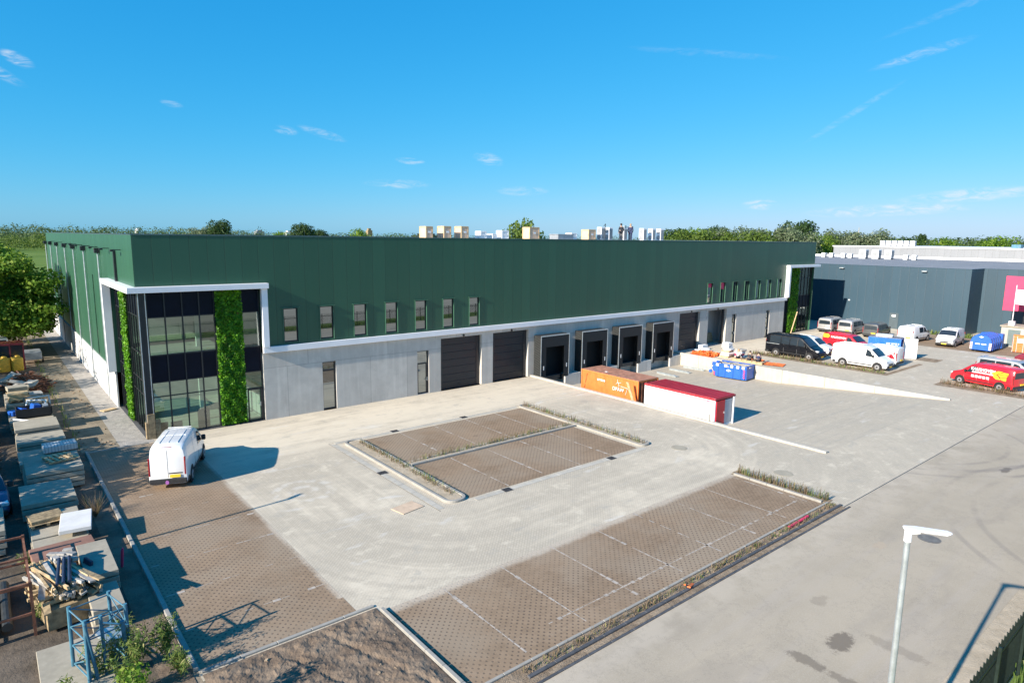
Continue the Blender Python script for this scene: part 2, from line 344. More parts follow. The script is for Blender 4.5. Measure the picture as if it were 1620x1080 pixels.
# ---------------------------------------------------------------- mesh helpers
class MB:
    def __init__(s): s.v = []; s.f = []; s.m = None
    def add(s, vs, fs):
        o = len(s.v)
        if s.m is not None: vs = [tuple(s.m @ Vector(q)) for q in vs]
        s.v += [tuple(q) for q in vs]; s.f += [tuple(i+o for i in q) for q in fs]; return s
    def box(s, x0, y0, z0, x1, y1, z1):
        return s.add([(x0,y0,z0),(x1,y0,z0),(x1,y1,z0),(x0,y1,z0),(x0,y0,z1),(x1,y0,z1),(x1,y1,z1),(x0,y1,z1)],
                     [(3,2,1,0),(4,5,6,7),(0,1,5,4),(1,2,6,5),(2,3,7,6),(3,0,4,7)])
    def cbox(s, c, d, rz=0, ry=0, rx=0):
        m = Matrix.Translation(c) @ Matrix.Rotation(rz,4,'Z') @ Matrix.Rotation(ry,4,'Y') @ Matrix.Rotation(rx,4,'X')
        a, b, h = d[0]/2, d[1]/2, d[2]/2
        vs = [tuple(m @ Vector(q)) for q in [(-a,-b,-h),(a,-b,-h),(a,b,-h),(-a,b,-h),(-a,-b,h),(a,-b,h),(a,b,h),(-a,b,h)]]
        return s.add(vs, [(3,2,1,0),(4,5,6,7),(0,1,5,4),(1,2,6,5),(2,3,7,6),(3,0,4,7)])
    def quad(s, a, b, c, d): return s.add([a,b,c,d], [(0,1,2,3)])
    def tube(s, p0, p1, r, n=8, r1=None, cap=True):
        p0, p1 = Vector(p0), Vector(p1); d = (p1-p0)
        if d.length < 1e-6: return s
        q = d.to_track_quat('Z','Y').to_matrix(); r1 = r if r1 is None else r1
        vs = []
        for p, rr in ((p0,r),(p1,r1)):
            for i in range(n):
                a = 2*math.pi*i/n; vs.append(tuple(p+q @ Vector((rr*math.cos(a), rr*math.sin(a), 0))))
        fs = [(i,(i+1)%n,n+(i+1)%n,n+i) for i in range(n)]
        if cap: fs += [tuple(range(n-1,-1,-1)), tuple(range(n,2*n))]
        return s.add(vs, fs)
    def prism(s, pts, lo, hi, axis=2):
        "extrude a 2-D outline along an axis; pts in the other two axes (in xyz order)"
        def P(a, b, c):
            if axis == 2: return (a,b,c)
            if axis == 1: return (a,c,b)
            return (c,a,b)
        n = len(pts); vs = [P(a,b,lo) for a,b in pts]+[P(a,b,hi) for a,b in pts]
        return s.add(vs, [tuple(range(n-1,-1,-1)), tuple(range(n,2*n))]+[(i,(i+1)%n,n+(i+1)%n,n+i) for i in range(n)])
    def build(s, name, m, parent=None, bevel=0, smooth=False, recalc=True, seg=1):
        me = bpy.data.meshes.new(name); me.from_pydata(s.v, [], s.f)
        if recalc or bevel:
            bm = bmesh.new(); bm.from_mesh(me)
            if recalc: bmesh.ops.recalc_face_normals(bm, faces=bm.faces)
            if bevel:
                es = [e for e in bm.edges if len(e.link_faces) == 2 and e.calc_face_angle(0) > .6]
                bmesh.ops.bevel(bm, geom=es, offset=bevel, segments=seg, affect='EDGES', clamp_overlap=True, profile=.5)
            bm.to_mesh(me); bm.free()
        if smooth: me.shade_smooth(); me.set_sharp_from_angle(angle=R(38))
        me.materials.append(MATS[m] if isinstance(m, str) else m)
        o = bpy.data.objects.new(name, me); COL.objects.link(o)
        if parent: o.parent = parent
        return o
def tag(o, label=None, cat=None, group=None, kind=None):
    if label: o['label'] = label
    if cat: o['category'] = cat
    if group: o['group'] = group
    if kind: o['kind'] = kind
    return o
def thing(name, label, cat, loc=(0,0,0), rz=0, group=None):
    o = bpy.data.objects.new(name, None); o.empty_display_size = .3; COL.objects.link(o); o.location = loc; o.rotation_euler = (0,0,rz)
    return tag(o, label, cat, group)
def copy_tree(o, parent=None):
    c = o.copy(); COL.objects.link(c)
    if parent: c.parent = parent
    for ch in list(o.children): copy_tree(ch, c)
    return c
def struct(name, mb, m, **k):
    return tag(mb.build(name, m, **k), name.replace('_',' '), None, None, 'structure')
def text(name, body, size, m, parent, loc, rot, ext=.004, bold=0, sx=1):
    cu = bpy.data.curves.new(name, 'FONT'); cu.body = body; cu.size = size; cu.extrude = ext; cu.align_x = 'CENTER'; cu.align_y = 'CENTER'; cu.offset = bold
    o = bpy.data.objects.new(name, cu); COL.objects.link(o)
    me = bpy.data.meshes.new_from_object(o.evaluated_get(bpy.context.evaluated_depsgraph_get()))
    bpy.data.objects.remove(o)
    me.materials.clear(); me.materials.append(MATS[m])
    t = bpy.data.objects.new(name, me); COL.objects.link(t); t.parent = parent; t.location = loc; t.rotation_euler = rot; t.scale = (sx,1,1)
    return t
def leaves(P, size, up=.3, aspect=1.0, jit=.35, nrm=None):
    "one mesh of leaf quads at points P (n,3)"
    n = len(P); N = rng.normal(size=(n,3)); 
    if nrm is not None: N = N*.8+nrm*1.2
    N[:,2] += up; N /= np.linalg.norm(N,axis=1)[:,None]+1e-9
    A = np.cross(N, rng.normal(size=(n,3))); A /= np.linalg.norm(A,axis=1)[:,None]+1e-9
    B = np.cross(N, A)
    s = (size*(1+jit*rng.uniform(-1,1,n)))[:,None]
    A = A*s*.5; B = B*s*.5*aspect
    vs = np.stack([P-A*.9-B*.25, P-B, P+A-B*.1, P+B*.95],1).reshape(-1,3)
    return vs
def quadmesh(name, vs, m, parent=None):
    n = len(vs)//4; me = bpy.data.meshes.new(name)
    me.vertices.add(n*4); me.vertices.foreach_set('co', np.asarray(vs, dtype=np.float32).ravel())
    me.loops.add(n*4); me.loops.foreach_set('vertex_index', np.arange(n*4, dtype=np.int32))
    me.polygons.add(n); me.polygons.foreach_set('loop_start', np.arange(0,n*4,4, dtype=np.int32))
    me.update(calc_edges=True); me.validate()
    me.materials.append(MATS[m]); o = bpy.data.objects.new(name, me); COL.objects.link(o)
    if parent: o.parent = parent
    return o
def ellip(c, r, n, lo=.55):
    d = rng.normal(size=(n,3)); d /= np.linalg.norm(d,axis=1)[:,None]
    rad = rng.uniform(lo**2, 1, n)**.5
    bumpy = 1+.16*np.sin(d[:,0]*5+c[0])*np.sin(d[:,1]*6+c[1]*2)*np.sin(d[:,2]*5+c[2])
    return np.array(c)+d*(rad*bumpy)[:,None]*np.array(r), d
def blades(n, area, h, m, name, parent=None, wid=.012, lean=.35):
    "thin upright stalks; area() gives a base point"
    vs = np.zeros((n*4,3))
    for i in range(n):
        p = np.array(area()); hh = h*random.uniform(.35,1.1); a = random.uniform(0,6.28); l = random.uniform(0,lean)*hh
        t = p+np.array([math.cos(a)*l, math.sin(a)*l, hh]); b = random.uniform(0,6.28); q = np.array([math.cos(b),math.sin(b),0])*wid
        vs[i*4:i*4+4] = [p-q, p+q, t+q*.5, t-q*.5]
    return vs

# ---------------------------------------------------------------- ground
def sheet(name, rects, z, m):
    b = MB()
    for x0, y0, x1, y1 in rects: b.quad((x0,y0,z),(x1,y0,z),(x1,y1,z),(x0,y1,z))
    return struct(name, b, m, recalc=False)
B_ = 9000
sheet('ground', [(-B_,-B_,30.3,B_),(51,-B_,B_,B_),(30.3,-B_,51,-26.2),(30.3,0.3,51,B_)], -.03, 'field_grass')
sheet('yard_base', [(-60,-37.3,30.3,64),(51,-37.3,112,64),(30.3,-37.3,51,-26.2),(30.3,.3,51,64)], -.014, 'dry_dirt')
sheet('yard_paving', [(-3.05,-24.55,30.3,.3),(51,-30.2,112,.3),(22.9,-30.2,51,-26.2),(22.9,-26.2,30.3,-24.55),(81,.3,93,40)], 0, 'pale_paving')
sheet('road', [(-80,-37.3,180,-30.2)], .002, 'asphalt_road')
sheet('road_edge_strip', [(-80,-38.5,180,-37.3)], -.002, 'sand_strip')
sheet('grass_verge', [(-80,-43,180,-38.5)], .004, 'rough_verge')
sheet('opposite_yard', [(-80,-90,180,-43)], 0, 'asphalt_road')
from mathutils import noise as mnoise
b = MB(); nx, ny = 90, 100
for i in range(nx+1):
    for j in range(ny+1):
        X, Y = -3.0+5.32*i/nx, -30.2+5.92*j/ny; e = min(1, i/5, (nx-i)/5, (ny-j)/5)
        h = .05+.07*mnoise.fractal(Vector((X*.9,Y*.9,0)),1,2,5)+.035*mnoise.fractal(Vector((X*4,Y*4,3)),1,2,4)-.05*max(0,1-abs(X+.35*Y+9.6)/.16)-.05*max(0,1-abs(X+.35*Y+8.2)/.16)
        b.v.append((X, Y, .02+max(0,h)*e))
b.f = [(i*(ny+1)+j,(i+1)*(ny+1)+j,(i+1)*(ny+1)+j+1,i*(ny+1)+j+1) for i in range(nx) for j in range(ny)]
struct('soil_patch', b, 'dark_soil', recalc=False)
sheet('gravel_strip', [(-1.45,-.62,.3,57.5)], .006, 'gravel_bed')
sheet('dirt_path', [(-3.3,-.55,-1.45,60)], .008, 'dry_dirt')
sheet('dirt_strip', [(-3.95,-30.2,-3.2,-.55),(-4.1,-.55,-3.3,60)], .004, 'dark_soil')
sheet('storage_yard', [(-45,-30.2,-3.95,30)], 0, 'yard_dirt')
sheet('storage_ground', [(-45,30,-4.1,64)], 0, 'dry_dirt')
sheet('parking_bay', [(-2.98,-24.0,1.75,-.78)], .004, 'brown_bay_paving')
sheet('parking_bay', [(2.6,-29.42,22.75,-24.55)], .004, 'brown_bay_paving')
sheet('parking_bay', [(10.12,-12.72,22.5,-7.75)], .004, 'brown_bay_paving')
sheet('parking_bay', [(10.05,-18.75,22.2,-13.45)], .004, 'brown_bay_paving')
sheet('parking_bay', [(79.3,-26,92,-9.6)], .004, 'brown_bay_paving')
sheet('planting_bed', [(56.9,-19.2,58.35,-5.2),(56.2,-34,57.9,-23.2),(58.35,-19.2,66,-18.75),(68.2,-19.6,70.5,-16.4)], .006, 'planter_soil')
sheet('grass_edge', [(91.3,-27,93,-9.8),(86.5,-27,98,-23.6),(-7,60,-2.2,66)], .008, 'rough_verge')
# paver lines between the stalls
lm = MB()
def pline(x0, y0, x1, y1, dash=.3, w=.085, p=.9, z=.0085):
    L = math.hypot(x1-x0, y1-y0); n = int(L/dash); ux, uy = (x1-x0)/L, (y1-y0)/L
    for i in range(n):
        if random.random() > p: continue
        ww = w*random.uniform(.35, 1); a = i*dash+.01; c = (i+1)*dash-.02
        if random.random() < .14: ww = .13
        lm.quad(*[(x0+ux*t-uy*s, y0+uy*t+ux*s, z) for t, s in ((a,-ww/2),(c,-ww/2),(c,ww/2),(a,ww/2))])
for i in range(8): pline(4.72+2.53*i, -24.62, 4.72+2.53*i, -29.3)
pline(6.2, -28.45, 22.4, -28.45, .2, .07, .85)
for i in range(8): pline(-2.9, -4.3-2.5*i, 1.7, -4.3-2.5*i, .3, .055, .6)
for i in range(4): pline(12.6+2.5*i, -7.8, 12.6+2.5*i, -12.6); pline(12.5+2.5*i, -13.6, 12.5+2.5*i, -18.7)
struct('parking_marking', lm, mat('paver_line', (.40,.35,.30), .85, 0, .25, 3), recalc=False)
# kerbs
def kerb(b, x0, y0, x1, y1, w=.13, h=.11, joint=1.0):
    L = math.hypot(x1-x0, y1-y0); n = max(1, int(round(L/joint))); a = math.atan2(y1-y0, x1-x0)
    for i in range(n):
        t = (i+.5)/n; b.cbox((x0+(x1-x0)*t, y0+(y1-y0)*t, h/2-.02+random.uniform(-.003,.003)), (L/n-.012, w, h+.04), a)
kb = MB()
kerb(kb, -3.1, -24.0, -3.1, -.62); kerb(kb, -3.1, -.7, -.1, -.7, .1, .05)
kerb(kb, -3.0, -24.14, 2.3, -24.14, .12, .06); kerb(kb, 2.42, -24.5, 2.42, -30.0)
kerb(kb, 2.5, -29.5, 23, -29.5, .1, .08); kerb(kb, 22.85, -29.3, 22.85, -24.7, .17, .1)
struct('kerb', kb, 'kerb_concrete', bevel=.012)
kb = MB()
kerb(kb, 4.0, -30.02, 23.2, -30.02, .12, .09, 1); kerb(kb, 4.0, -30.34, 23.4, -30.34, .09, .03, 1)
struct('kerb', kb, 'wet_plate', bevel=.01)
sheet('planting_bed', [(2.5,-30.3,23.1,-29.56),(22.95,-29.5,23.5,-24.5)], .03, 'planter_soil')
# island in the middle
def roundrect(x0,y0,x1,y1,r,n=6):
    P = []
    for cx,cy,a0 in ((x1-r,y1-r,0),(x0+r,y1-r,90),(x0+r,y0+r,180),(x1-r,y0+r,270)):
        for i in range(n+1): a = R(a0+90*i/n); P.append((cx+r*math.cos(a), cy+r*math.sin(a)))
    return P
def ringkerb(b, P, w, h, closed=True):
    c = np.array(P); n = len(c)
    out = []
    for i in range(n):
        a = c[i-1] if closed or i else c[i]; q = c[(i+1)%n] if closed or i < n-1 else c[i]
        t = (q-a)/np.linalg.norm(q-a); out.append(c[i]+np.array((-t[1], t[0]))*w)
    vs = []
    for i in range(n): vs += [(*c[i],-.02),(*c[i],h),(*out[i],h),(*out[i],-.02)]
    fs = []
    for i in range(n if closed else n-1):
        a, q = i*4, ((i+1)%n)*4
        for k in range(3): fs.append((a+k, q+k, q+k+1, a+k+1))
    if not closed: fs += [(0,1,2,3),(n*4-4,n*4-3,n*4-2,n*4-1)]
    b.add(vs, fs)
kb = MB()
for P in (roundrect(8.85,-18.85,10.02,-7.55,.5), roundrect(22.5,-18.85,23.45,-7.3,.4)): ringkerb(kb, P, .16, .12)
kerb(kb, 10.1, -13.38, 22.4, -13.38, .13, .12); kerb(kb, 10.1,-12.72,22.4,-12.72,.08,.05)
struct('kerb', kb, 'kerb_concrete', bevel=.015)
b = MB(); 
for P in (roundrect(9.02,-18.68,9.85,-7.72,.4), roundrect(22.66,-18.7,23.3,-7.46,.3)): b.add([(p[0],p[1],.075) for p in P], [tuple(range(len(P)))])
b.quad((10.1,-13.31,.06),(22.5,-13.31,.06),(22.5,-12.76,.06),(10.1,-12.76,.06))
struct('planting_bed', b, 'sand_strip', recalc=False)
kb = MB()
kerb(kb, 8.35,-19.0,8.35,-7.5,.3,.012,.6); kerb(kb, 8.5,-7.35,22.4,-7.35,.3,.012,.6); kerb(kb, 10.2,-19.05,22.5,-19.05,.3,.012,.6)
struct('kerb_gutter', kb, 'pale_concrete')
b = MB()
for x0,y0,x1,y1 in ((8.17,-19.2,8.19,-7.2),(8.2,-7.19,30,-7.17),(-3,-30.19,180,-30.15)): b.quad((x0,y0,.006),(x1,y0,.006),(x1,y1,.006),(x0,y1,.006))
struct('paving_joint', b, 'charcoal_steel', recalc=False)
# sunken dock yard
b = MB(); ys = [.3,-11.5,-26.2]; zs = [-1.2,-1.2,.0]
for i in range(2): b.quad((30.3,ys[i],zs[i]),(51,ys[i],zs[i]),(51,ys[i+1],zs[i+1]),(30.3,ys[i+1],zs[i+1]))
struct('dock_floor', b, 'pale_paving', recalc=False)
def rwall(x0, x1, top, label):
    t = thing('retaining_wall', label, 'wall', ((x0+x1)/2,-13,0)); e = [0,-3.2,-4.8,-8.6,-12.4,-16.4,-20.6,-26.1]
    for i in range(7):
        a, c = e[i]-.008, e[i+1]+.008
        fz = lambda y: -1.25 if y > -11.5 else -1.25+1.2*(-11.5-y)/14.7
        m = MB(); m.add([(x0,c,fz(c)),(x1,c,fz(c)),(x1,a,fz(a)),(x0,a,fz(a)),(x0,c,top),(x1,c,top),(x1,a,top),(x0,a,top)],
                        [(3,2,1,0),(4,5,6,7),(0,1,5,4),(1,2,6,5),(2,3,7,6),(3,0,4,7)])
        o = m.build('wall_segment', 'pale_concrete', t, bevel=.02); o.location = (-(x0+x1)/2, 13, 0)
    return t
rwall(30.12, 30.42, .12, 'long low pale concrete wall running past the orange container')
rwall(50.8, 51.1, .12, 'long low pale concrete wall behind the blue hook-lift skip')

# ---------------------------------------------------------------- the green warehouse
LX, DY, HZ = 81.24, 57.5, 12.0
WH = thing('warehouse', 'long dark green warehouse with concrete base, white band and glazed corners', 'building', (0,0,0))
def P_front(a, z, d): return (a, d, z)
def P_left(a, z, d): return (d, a, z)
def wall(P, a0, a1, z0, z1, ops):
    b = MB(); A = sorted({a0,a1,*[v for o in ops for v in o[:2]]}); Z = sorted({z0,z1,*[v for o in ops for v in o[2:4]]})
    A = [v for v in A if a0 <= v <= a1]; Z = [v for v in Z if z0 <= v <= z1]
    for i in range(len(A)-1):
        for j in range(len(Z)-1):
            ca, cz = (A[i]+A[i+1])/2, (Z[j]+Z[j+1])/2
            if any(o[0]<ca<o[1] and o[2]<cz<o[3] for o in ops): continue
            b.quad(P(A[i],Z[j],0),P(A[i+1],Z[j],0),P(A[i+1],Z[j+1],0),P(A[i],Z[j+1],0))
    for u0,u1,w0,w1,d,*skip in ops:
        for k,(p,q) in enumerate((((u0,w0),(u1,w0)),((u1,w0),(u1,w1)),((u1,w1),(u0,w1)),((u0,w1),(u0,w0)))):
            if skip and k in skip[0]: continue
            b.quad(P(*p,0),P(*q,0),P(*q,d),P(*p,d))
    return b
winL = [(8.43+2.51*i, 9.4+2.51*i) for i in range(7)]; winR = [(56.45+2.54*i, 57.38+2.54*i) for i in range(7)]
wins = [(a,c,5.08,7.33,.14) for a,c in winL+winR]
wall(P_front, 0, LX, 4.9, HZ, wins+[(0,7.0,4.9,8.72,.3,(0,2,3)),(73.9,LX,4.9,8.72,.3,(0,1,2))]).build('front_cladding', 'green_cladding_front', WH, recalc=False)
wall(P_left, 0, DY, 2.5, HZ, [(0,9.3,2.5,8.72,.3,(0,2,3)),(17.25,17.75,2.5,8.9,.12)]).build('side_cladding', 'green_cladding_side', WH, recalc=False)
b = MB(); b.quad((LX,0,0),(LX,DY,0),(LX,DY,HZ),(LX,0,HZ)); b.quad((0,DY,0),(LX,DY,0),(LX,DY,HZ),(0,DY,HZ)); b.build('rear_cladding', 'green_cladding_side', WH, recalc=False)
b = MB(); b.quad((.2,.2,11.88),(LX-.2,.2,11.88),(LX-.2,DY-.2,11.88),(.2,DY-.2,11.88)); b.build('roof', 'roof_pale', WH, recalc=False)
b = MB(); b.box(-.03,-.03,HZ,LX+.03,.3,HZ+.03); b.box(-.03,.3,HZ,.3,DY,HZ+.03); b.box(LX-.3,.3,HZ,LX+.03,DY,HZ+.03); b.box(.3,DY-.3,HZ,LX-.3,DY,HZ+.03)
b.build('roof_coping', mat('coping', (.16,.23,.24), .35, .5, .1, 1), WH)
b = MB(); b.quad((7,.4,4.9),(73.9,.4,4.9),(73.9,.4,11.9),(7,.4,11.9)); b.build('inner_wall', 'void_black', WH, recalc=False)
# concrete base with its openings
rd = [(20.75,24.75,0,4.2),(25.93,29.85,0,4.22),(51.55,55.3,.02,4.2),(56.9,60.6,.02,4.2)]
pdz = [(11.0,12.0,0,3.43),(18.6,19.65,.02,3.41),(61.8,62.7,0,3.48),(69.5,70.35,0,3.46)]
DC = [32.25, 37.35, 42.45, 47.65]
ops = [(*o,.42) for o in rd]+[(*o,.3) for o in pdz]+[(c-1.25,c+1.25,0.02,2.9,.5) for c in DC]
wall(P_front, 7.0, 73.9, -1.3, 4.5, ops).build('concrete_base', 'facade_concrete', WH, recalc=False)
for x in (7.0, 73.9):
    b = MB(); b.quad((x,0,0),(x,.5,0),(x,.5,4.5),(x,0,4.5)); b.build('base_end', 'facade_concrete', WH, recalc=False)
b = MB(); b.box(-.1,9.32,0,0,DY,2.5); b.build('side_plinth', 'white_plinth', WH)
for y in (14,21.4,29.5,36.5,44,51):
    b = MB(); b.box(-.125,y-.03,.0,-.103,y+.03,2.1); b.build('plinth_joint', 'grey_steel', WH)
b = MB(); b.box(7.0,-.22,4.5,74.1,-.002,4.9); b.build('white_band', 'white_frame', WH, bevel=.012)
b = MB(); b.box(7.0,-.31,4.905,7.38,-.002,8.715); b.build('frame_post', 'white_frame', WH, bevel=.012)
b = MB(); b.box(73.75,-.5,4.905,74.15,-.002,8.715); b.build('frame_post', 'white_frame', WH, bevel=.012)
b = MB(); b.box(-.5,9.25,2.55,-.003,9.55,8.715); b.build('frame_post', 'white_frame', WH, bevel=.012)
b = MB(); b.prism([(-.5,-.5),(7.42,-.5),(7.42,-.003),(-.003,-.003),(-.003,9.6),(-.5,9.6)], 8.72, 9.05); b.build('canopy', 'white_frame', WH, bevel=.012)
b = MB(); b.box(73.7,-.5,8.72,82.0,-.003,9.05); b.build('canopy', 'white_frame', WH, bevel=.012)
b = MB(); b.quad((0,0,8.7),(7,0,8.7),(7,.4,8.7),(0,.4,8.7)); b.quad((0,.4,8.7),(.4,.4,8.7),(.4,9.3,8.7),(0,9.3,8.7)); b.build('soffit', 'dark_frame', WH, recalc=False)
# windows of the upper floor
for i, (a, c) in enumerate(winL+winR):
    f = MB(); y = .06
    for q in ((a,5.08,a+.07,7.33),(c-.07,5.08,c,7.33),(a+.07,5.08,c-.07,5.15),(a+.07,7.26,c-.07,7.33)): f.box(q[0],y,q[1],q[2],.13,q[3])
    if i == 7: f.box(a+.07,y,5.75,c-.07,.12,5.81)
    fo = f.build('window', 'dark_frame', WH)
    g = MB(); g.quad((a+.07,.1,5.15),(c-.07,.1,5.15),(c-.07,.1,7.26),(a+.07,.1,7.26)); g.build('pane', 'window_glass', fo, recalc=False)
    h = MB(); h.box(a-.12,-.11,7.335,c+.12,-.002,7.365); h.box(a-.035,-.05,5.03,a-.002,-.002,7.333); h.box(c+.002,-.06,5.03,c+.035,-.002,7.333)
    h.build('window_trim', mat('trim_green', (.06,.15,.095), .45, 0, .08, 2), fo)
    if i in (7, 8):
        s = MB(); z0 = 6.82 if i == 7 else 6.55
        s.box(a+.09,.085,z0,c-.09,.097,7.24); s.build('red_reflection', 'sign_red', fo)  # thin red panel at the pane, a reflection put in as colour
# strip window and personnel doors
def tallframe(a, c, z1, tr, handle, name):
    f = MB(); y0, y1 = .16, .26
    for q in ((a,0,a+.08,z1),(c-.08,0,c,z1),(a+.08,z1-.08,c-.08,z1),(a+.08,0,c-.08,.1),(a+.08,tr,c-.08,tr+.1)): f.box(q[0],y0,q[1],q[2],y1,q[3])
    if handle: f.box(a+.08,y0+.01,.1,a+.17,y1-.01,tr); f.box(c-.17,y0+.01,.1,c-.08,y1-.01,tr)
    fo = f.build(name, 'dark_frame', WH)
    for z0_, z1_ in ((.1,tr),(tr+.1,z1-.08)):
        g = MB(); g.quad((a+.08,.21,z0_),(c-.08,.21,z0_),(c-.08,.21,z1_),(a+.08,.21,z1_)); g.build('pane', 'window_glass', fo, recalc=False)
    if handle:
        h = MB(); h.box(c-.15,.09,1.0,c-.11,.155,1.3); h.box(c-.28,.06,1.1,c-.11,.09,1.13); h.build('handle', 'zinc', fo)
tallframe(11.0,12.0,3.43,2.75,False,'strip_window'); tallframe(18.6,19.65,3.41,2.35,True,'door')
tallframe(61.8,62.7,3.48,2.4,True,'door'); tallframe(69.5,70.35,3.46,2.4,True,'door')
# roller doors; the last one stands open on a lit hall
for i, (a, c, z0, z1) in enumerate(rd):
    if i < 3:
        d = MB(); n = 7; hh = (z1-z0)/n
        for k in range(n): d.box(a+.01,.3+.003*(k%2),z0+k*hh+.004,c-.01,.41,z0+(k+1)*hh-.004)
        dd = d.build('roller_door', mat('door_charcoal', (.016,.022,.028), .4, 0, .1, 1, .4), WH, bevel=.012)
        e = MB(); e.box((a+c)/2-.12,.26,.3,(a+c)/2+.12,.298,.36); e.box(c-.5,.26,.5,c-.3,.298,.56); e.build('handle', 'plastic_black', dd)
        for q in ((a,.24,a+.06),(c-.35,.27,c-.01)):
            e = MB(); e.box(q[0],q[1],z0,q[2],.298,z1); e.build('guide_rail', 'dark_frame', dd)
    else:
        d = MB(); d.quad((a-1,2.2,0),(c+2,2.2,0),(c+2,2.2,4.5),(a-1,2.2,4.5)); d.quad((c+2,2.2,0),(c+2,.43,0),(c+2,.43,4.5),(c+2,2.2,4.5)); d.quad((a-1,2.2,0),(a-1,.43,0),(a-1,.43,4.5),(a-1,2.2,4.5))
        d.build('hall_wall', 'hall_cladding', WH, recalc=False)
        d = MB(); d.quad((a-1,.3,.02),(c+2,.3,.02),(c+2,2.2,.02),(a-1,2.2,.02)); d.build('hall_floor', 'facade_concrete', WH, recalc=False)
        d = MB(); d.quad((a-1,.42,4.5),(c+2,.42,4.5),(c+2,2.2,4.5),(a-1,2.2,4.5)); d.build('hall_ceiling', 'spandrel_panel', WH, recalc=False)
        d = MB(); d.box(c-.32,.3,0,c-.01,.45,4.2); d.box(a,.3,4.1,c-.33,.45,4.3); d.build('guide_rail', 'dark_frame', WH)
for x in (22.9,27.9,53.6,58.7):
    l = MB(); l.tube((x,0,4.33),(x,-.1,4.3),.09,10); l.tube((x,-.1,4.3),(x,-.13,4.29),.06,10); l.build('wall_lamp', 'dark_frame', WH)
for a, c in ((20.3,25.2),(25.5,30.3),(51.1,55.8),(56.4,61.1)):
    l = MB(); l.box(a,-.03,4.24,c,-.003,4.5); l.build('lintel', 'facade_concrete', WH)
# dock shelters, levellers and pods
for i, c in enumerate(DC):
    a, e, zb, zt, yo = c-1.72, c+1.72, -.35, 3.65, -.95
    s = MB(); s.box(a,yo+.04,zt-.05,e,-.002,zt); s.box(a,yo+.04,zb,a+.05,-.002,zt-.055); s.box(e-.05,yo+.04,zb,e,-.002,zt-.055)
    so_ = s.build('dock_shelter', 'shelter_fabric', WH)
    s = MB(); s.box(a-.02,yo,zt-.07,e+.02,yo+.035,zt+.03); s.box(a-.02,yo,zb,a+.045,yo+.035,zt-.075); s.box(e-.045,yo,zb+.3,e+.02,yo+.035,zt-.075); s.build('shelter_edge', 'zinc', so_)
    for q in ((a+.05,.015,2.62,e-.05,.03,zt-.08),(a+.05,.018,zb+.1,a+.62,.032,2.615),(e-.62,.018,zb+.1,e-.05,.032,2.615)):
        s = MB(); s.box(q[0],yo+q[1],q[2],q[3],yo+q[4],q[5]); s.build('curtain', 'shelter_fabric', so_)
    for x in (a+.3, e-.34):
        s = MB(); s.box(x,yo+.002,.62,x+.09,yo+.014,.98); s.build('marker_strip', 'white_paint', so_)
    s = MB(); s.box(a+.06,-.03,-.3,e-.06,-.004,3.55); s.build('shelter_back', 'void_black', so_)
    s = MB()
    for k in range(16 if i == 0 else 5):
        z = zt-.2-k*.22; s.cbox((a-.03, yo/2, z), (.03,.85,.022), 0, 0, R(16))
    s.build('shelter_brace', mat('brace_grey', (.06,.072,.066), .5, .3, .1, 3), so_)
    s = MB(); s.box(c-1.2,.35,.03,c+1.2,.48,2.9); s.build('dock_door', 'void_black', WH)
    s = MB(); s.box(c-1.05,-.55,-.42,c+1.05,-.002,-.08); s.box(c-1.0,-.62,-.14,c+1.0,-.551,-.05); lv = s.build('dock_leveller', 'charcoal_steel', WH, bevel=.02)
    for q in (-1.3,1.08):
        s = MB(); s.box(c+q,-.72,-.55,c+q+.22,-.003,-.02); s.build('dock_bumper', 'black_rubber', lv, bevel=.03)
    s = MB(); s.box(c+1.32,-.93,-1.22,(DC[i+1]-1.8 if i < 3 else 50.78),-.004,-.1); s.build('concrete_pod', 'facade_concrete', WH, bevel=.02)
# glazed corners
def glazing(P, cols, rows, d, dark):
    fr = MB(); panes = []
    lo, hi = rows[0], rows[-1]
    def bx(a0,z0,a1,z1,d0,d1):
        p, q = P(a0,z0,d0), P(a1,z1,d1); fr.box(min(p[0],q[0]),min(p[1],q[1]),min(p[2],q[2]),max(p[0],q[0]),max(p[1],q[1]),max(p[2],q[2]))
    for a in cols: bx(a-.035,lo,a+.035,hi,d-.06,d+.02)
    for k in range(len(cols)-1):
        for z in rows: bx(cols[k]+.035,z-.03,cols[k+1]-.035,z+.03,d-.05,d+.02)
        for j in range(len(rows)-1): panes.append((cols[k]+.035,cols[k+1]-.035,rows[j]+.03,rows[j+1]-.03, j in dark))
    fo = fr.build('curtain_wall', 'dark_frame', WH)
    for a,c,z0,z1,dk in panes:
        g = MB(); t = random.uniform(-.0025,.0025); g.quad(P(a,z0,d+t),P(c,z0,d-t),P(c,z1,d-t),P(a,z1,d+t))
        g.build('spandrel' if dk else 'pane', 'spandrel_panel' if dk else 'facade_glass', fo, recalc=False)
ROWS = [.03,2.43,3.31,4.94,7.2,8.68]
glazing(P_front, [.55,1.49,2.44,3.39,4.25], ROWS, .3, (2,4))
glazing(P_front, [5.88,6.95], [.03,2.2,3.31,4.94,7.2,8.68], .3, (2,4))
glazing(P_left, [.55,1.35,2.15,2.95,3.75,4.45], ROWS, .3, (4,))
glazing(P_left, [6.2,7.0,7.8,8.6,9.25], ROWS, .3, (4,))
glazing(P_front, [73.95,75.05], [.03,2.3,4.4,7.0,8.68], .3, (0,1,2,3))
glazing(P_front, [77.55,78.45,79.35,80.25,81.1], ROWS, .3, (2,))
b = MB(); b.box(.1,.1,0,.5,.5,8.69); b.build('corner_post', 'dark_frame', WH)
b = MB(); b.box(.09,.06,0,.13,.098,8.69); b.box(.46,.06,0,.5,.098,8.69); b.build('corner_trim', 'zinc', WH)
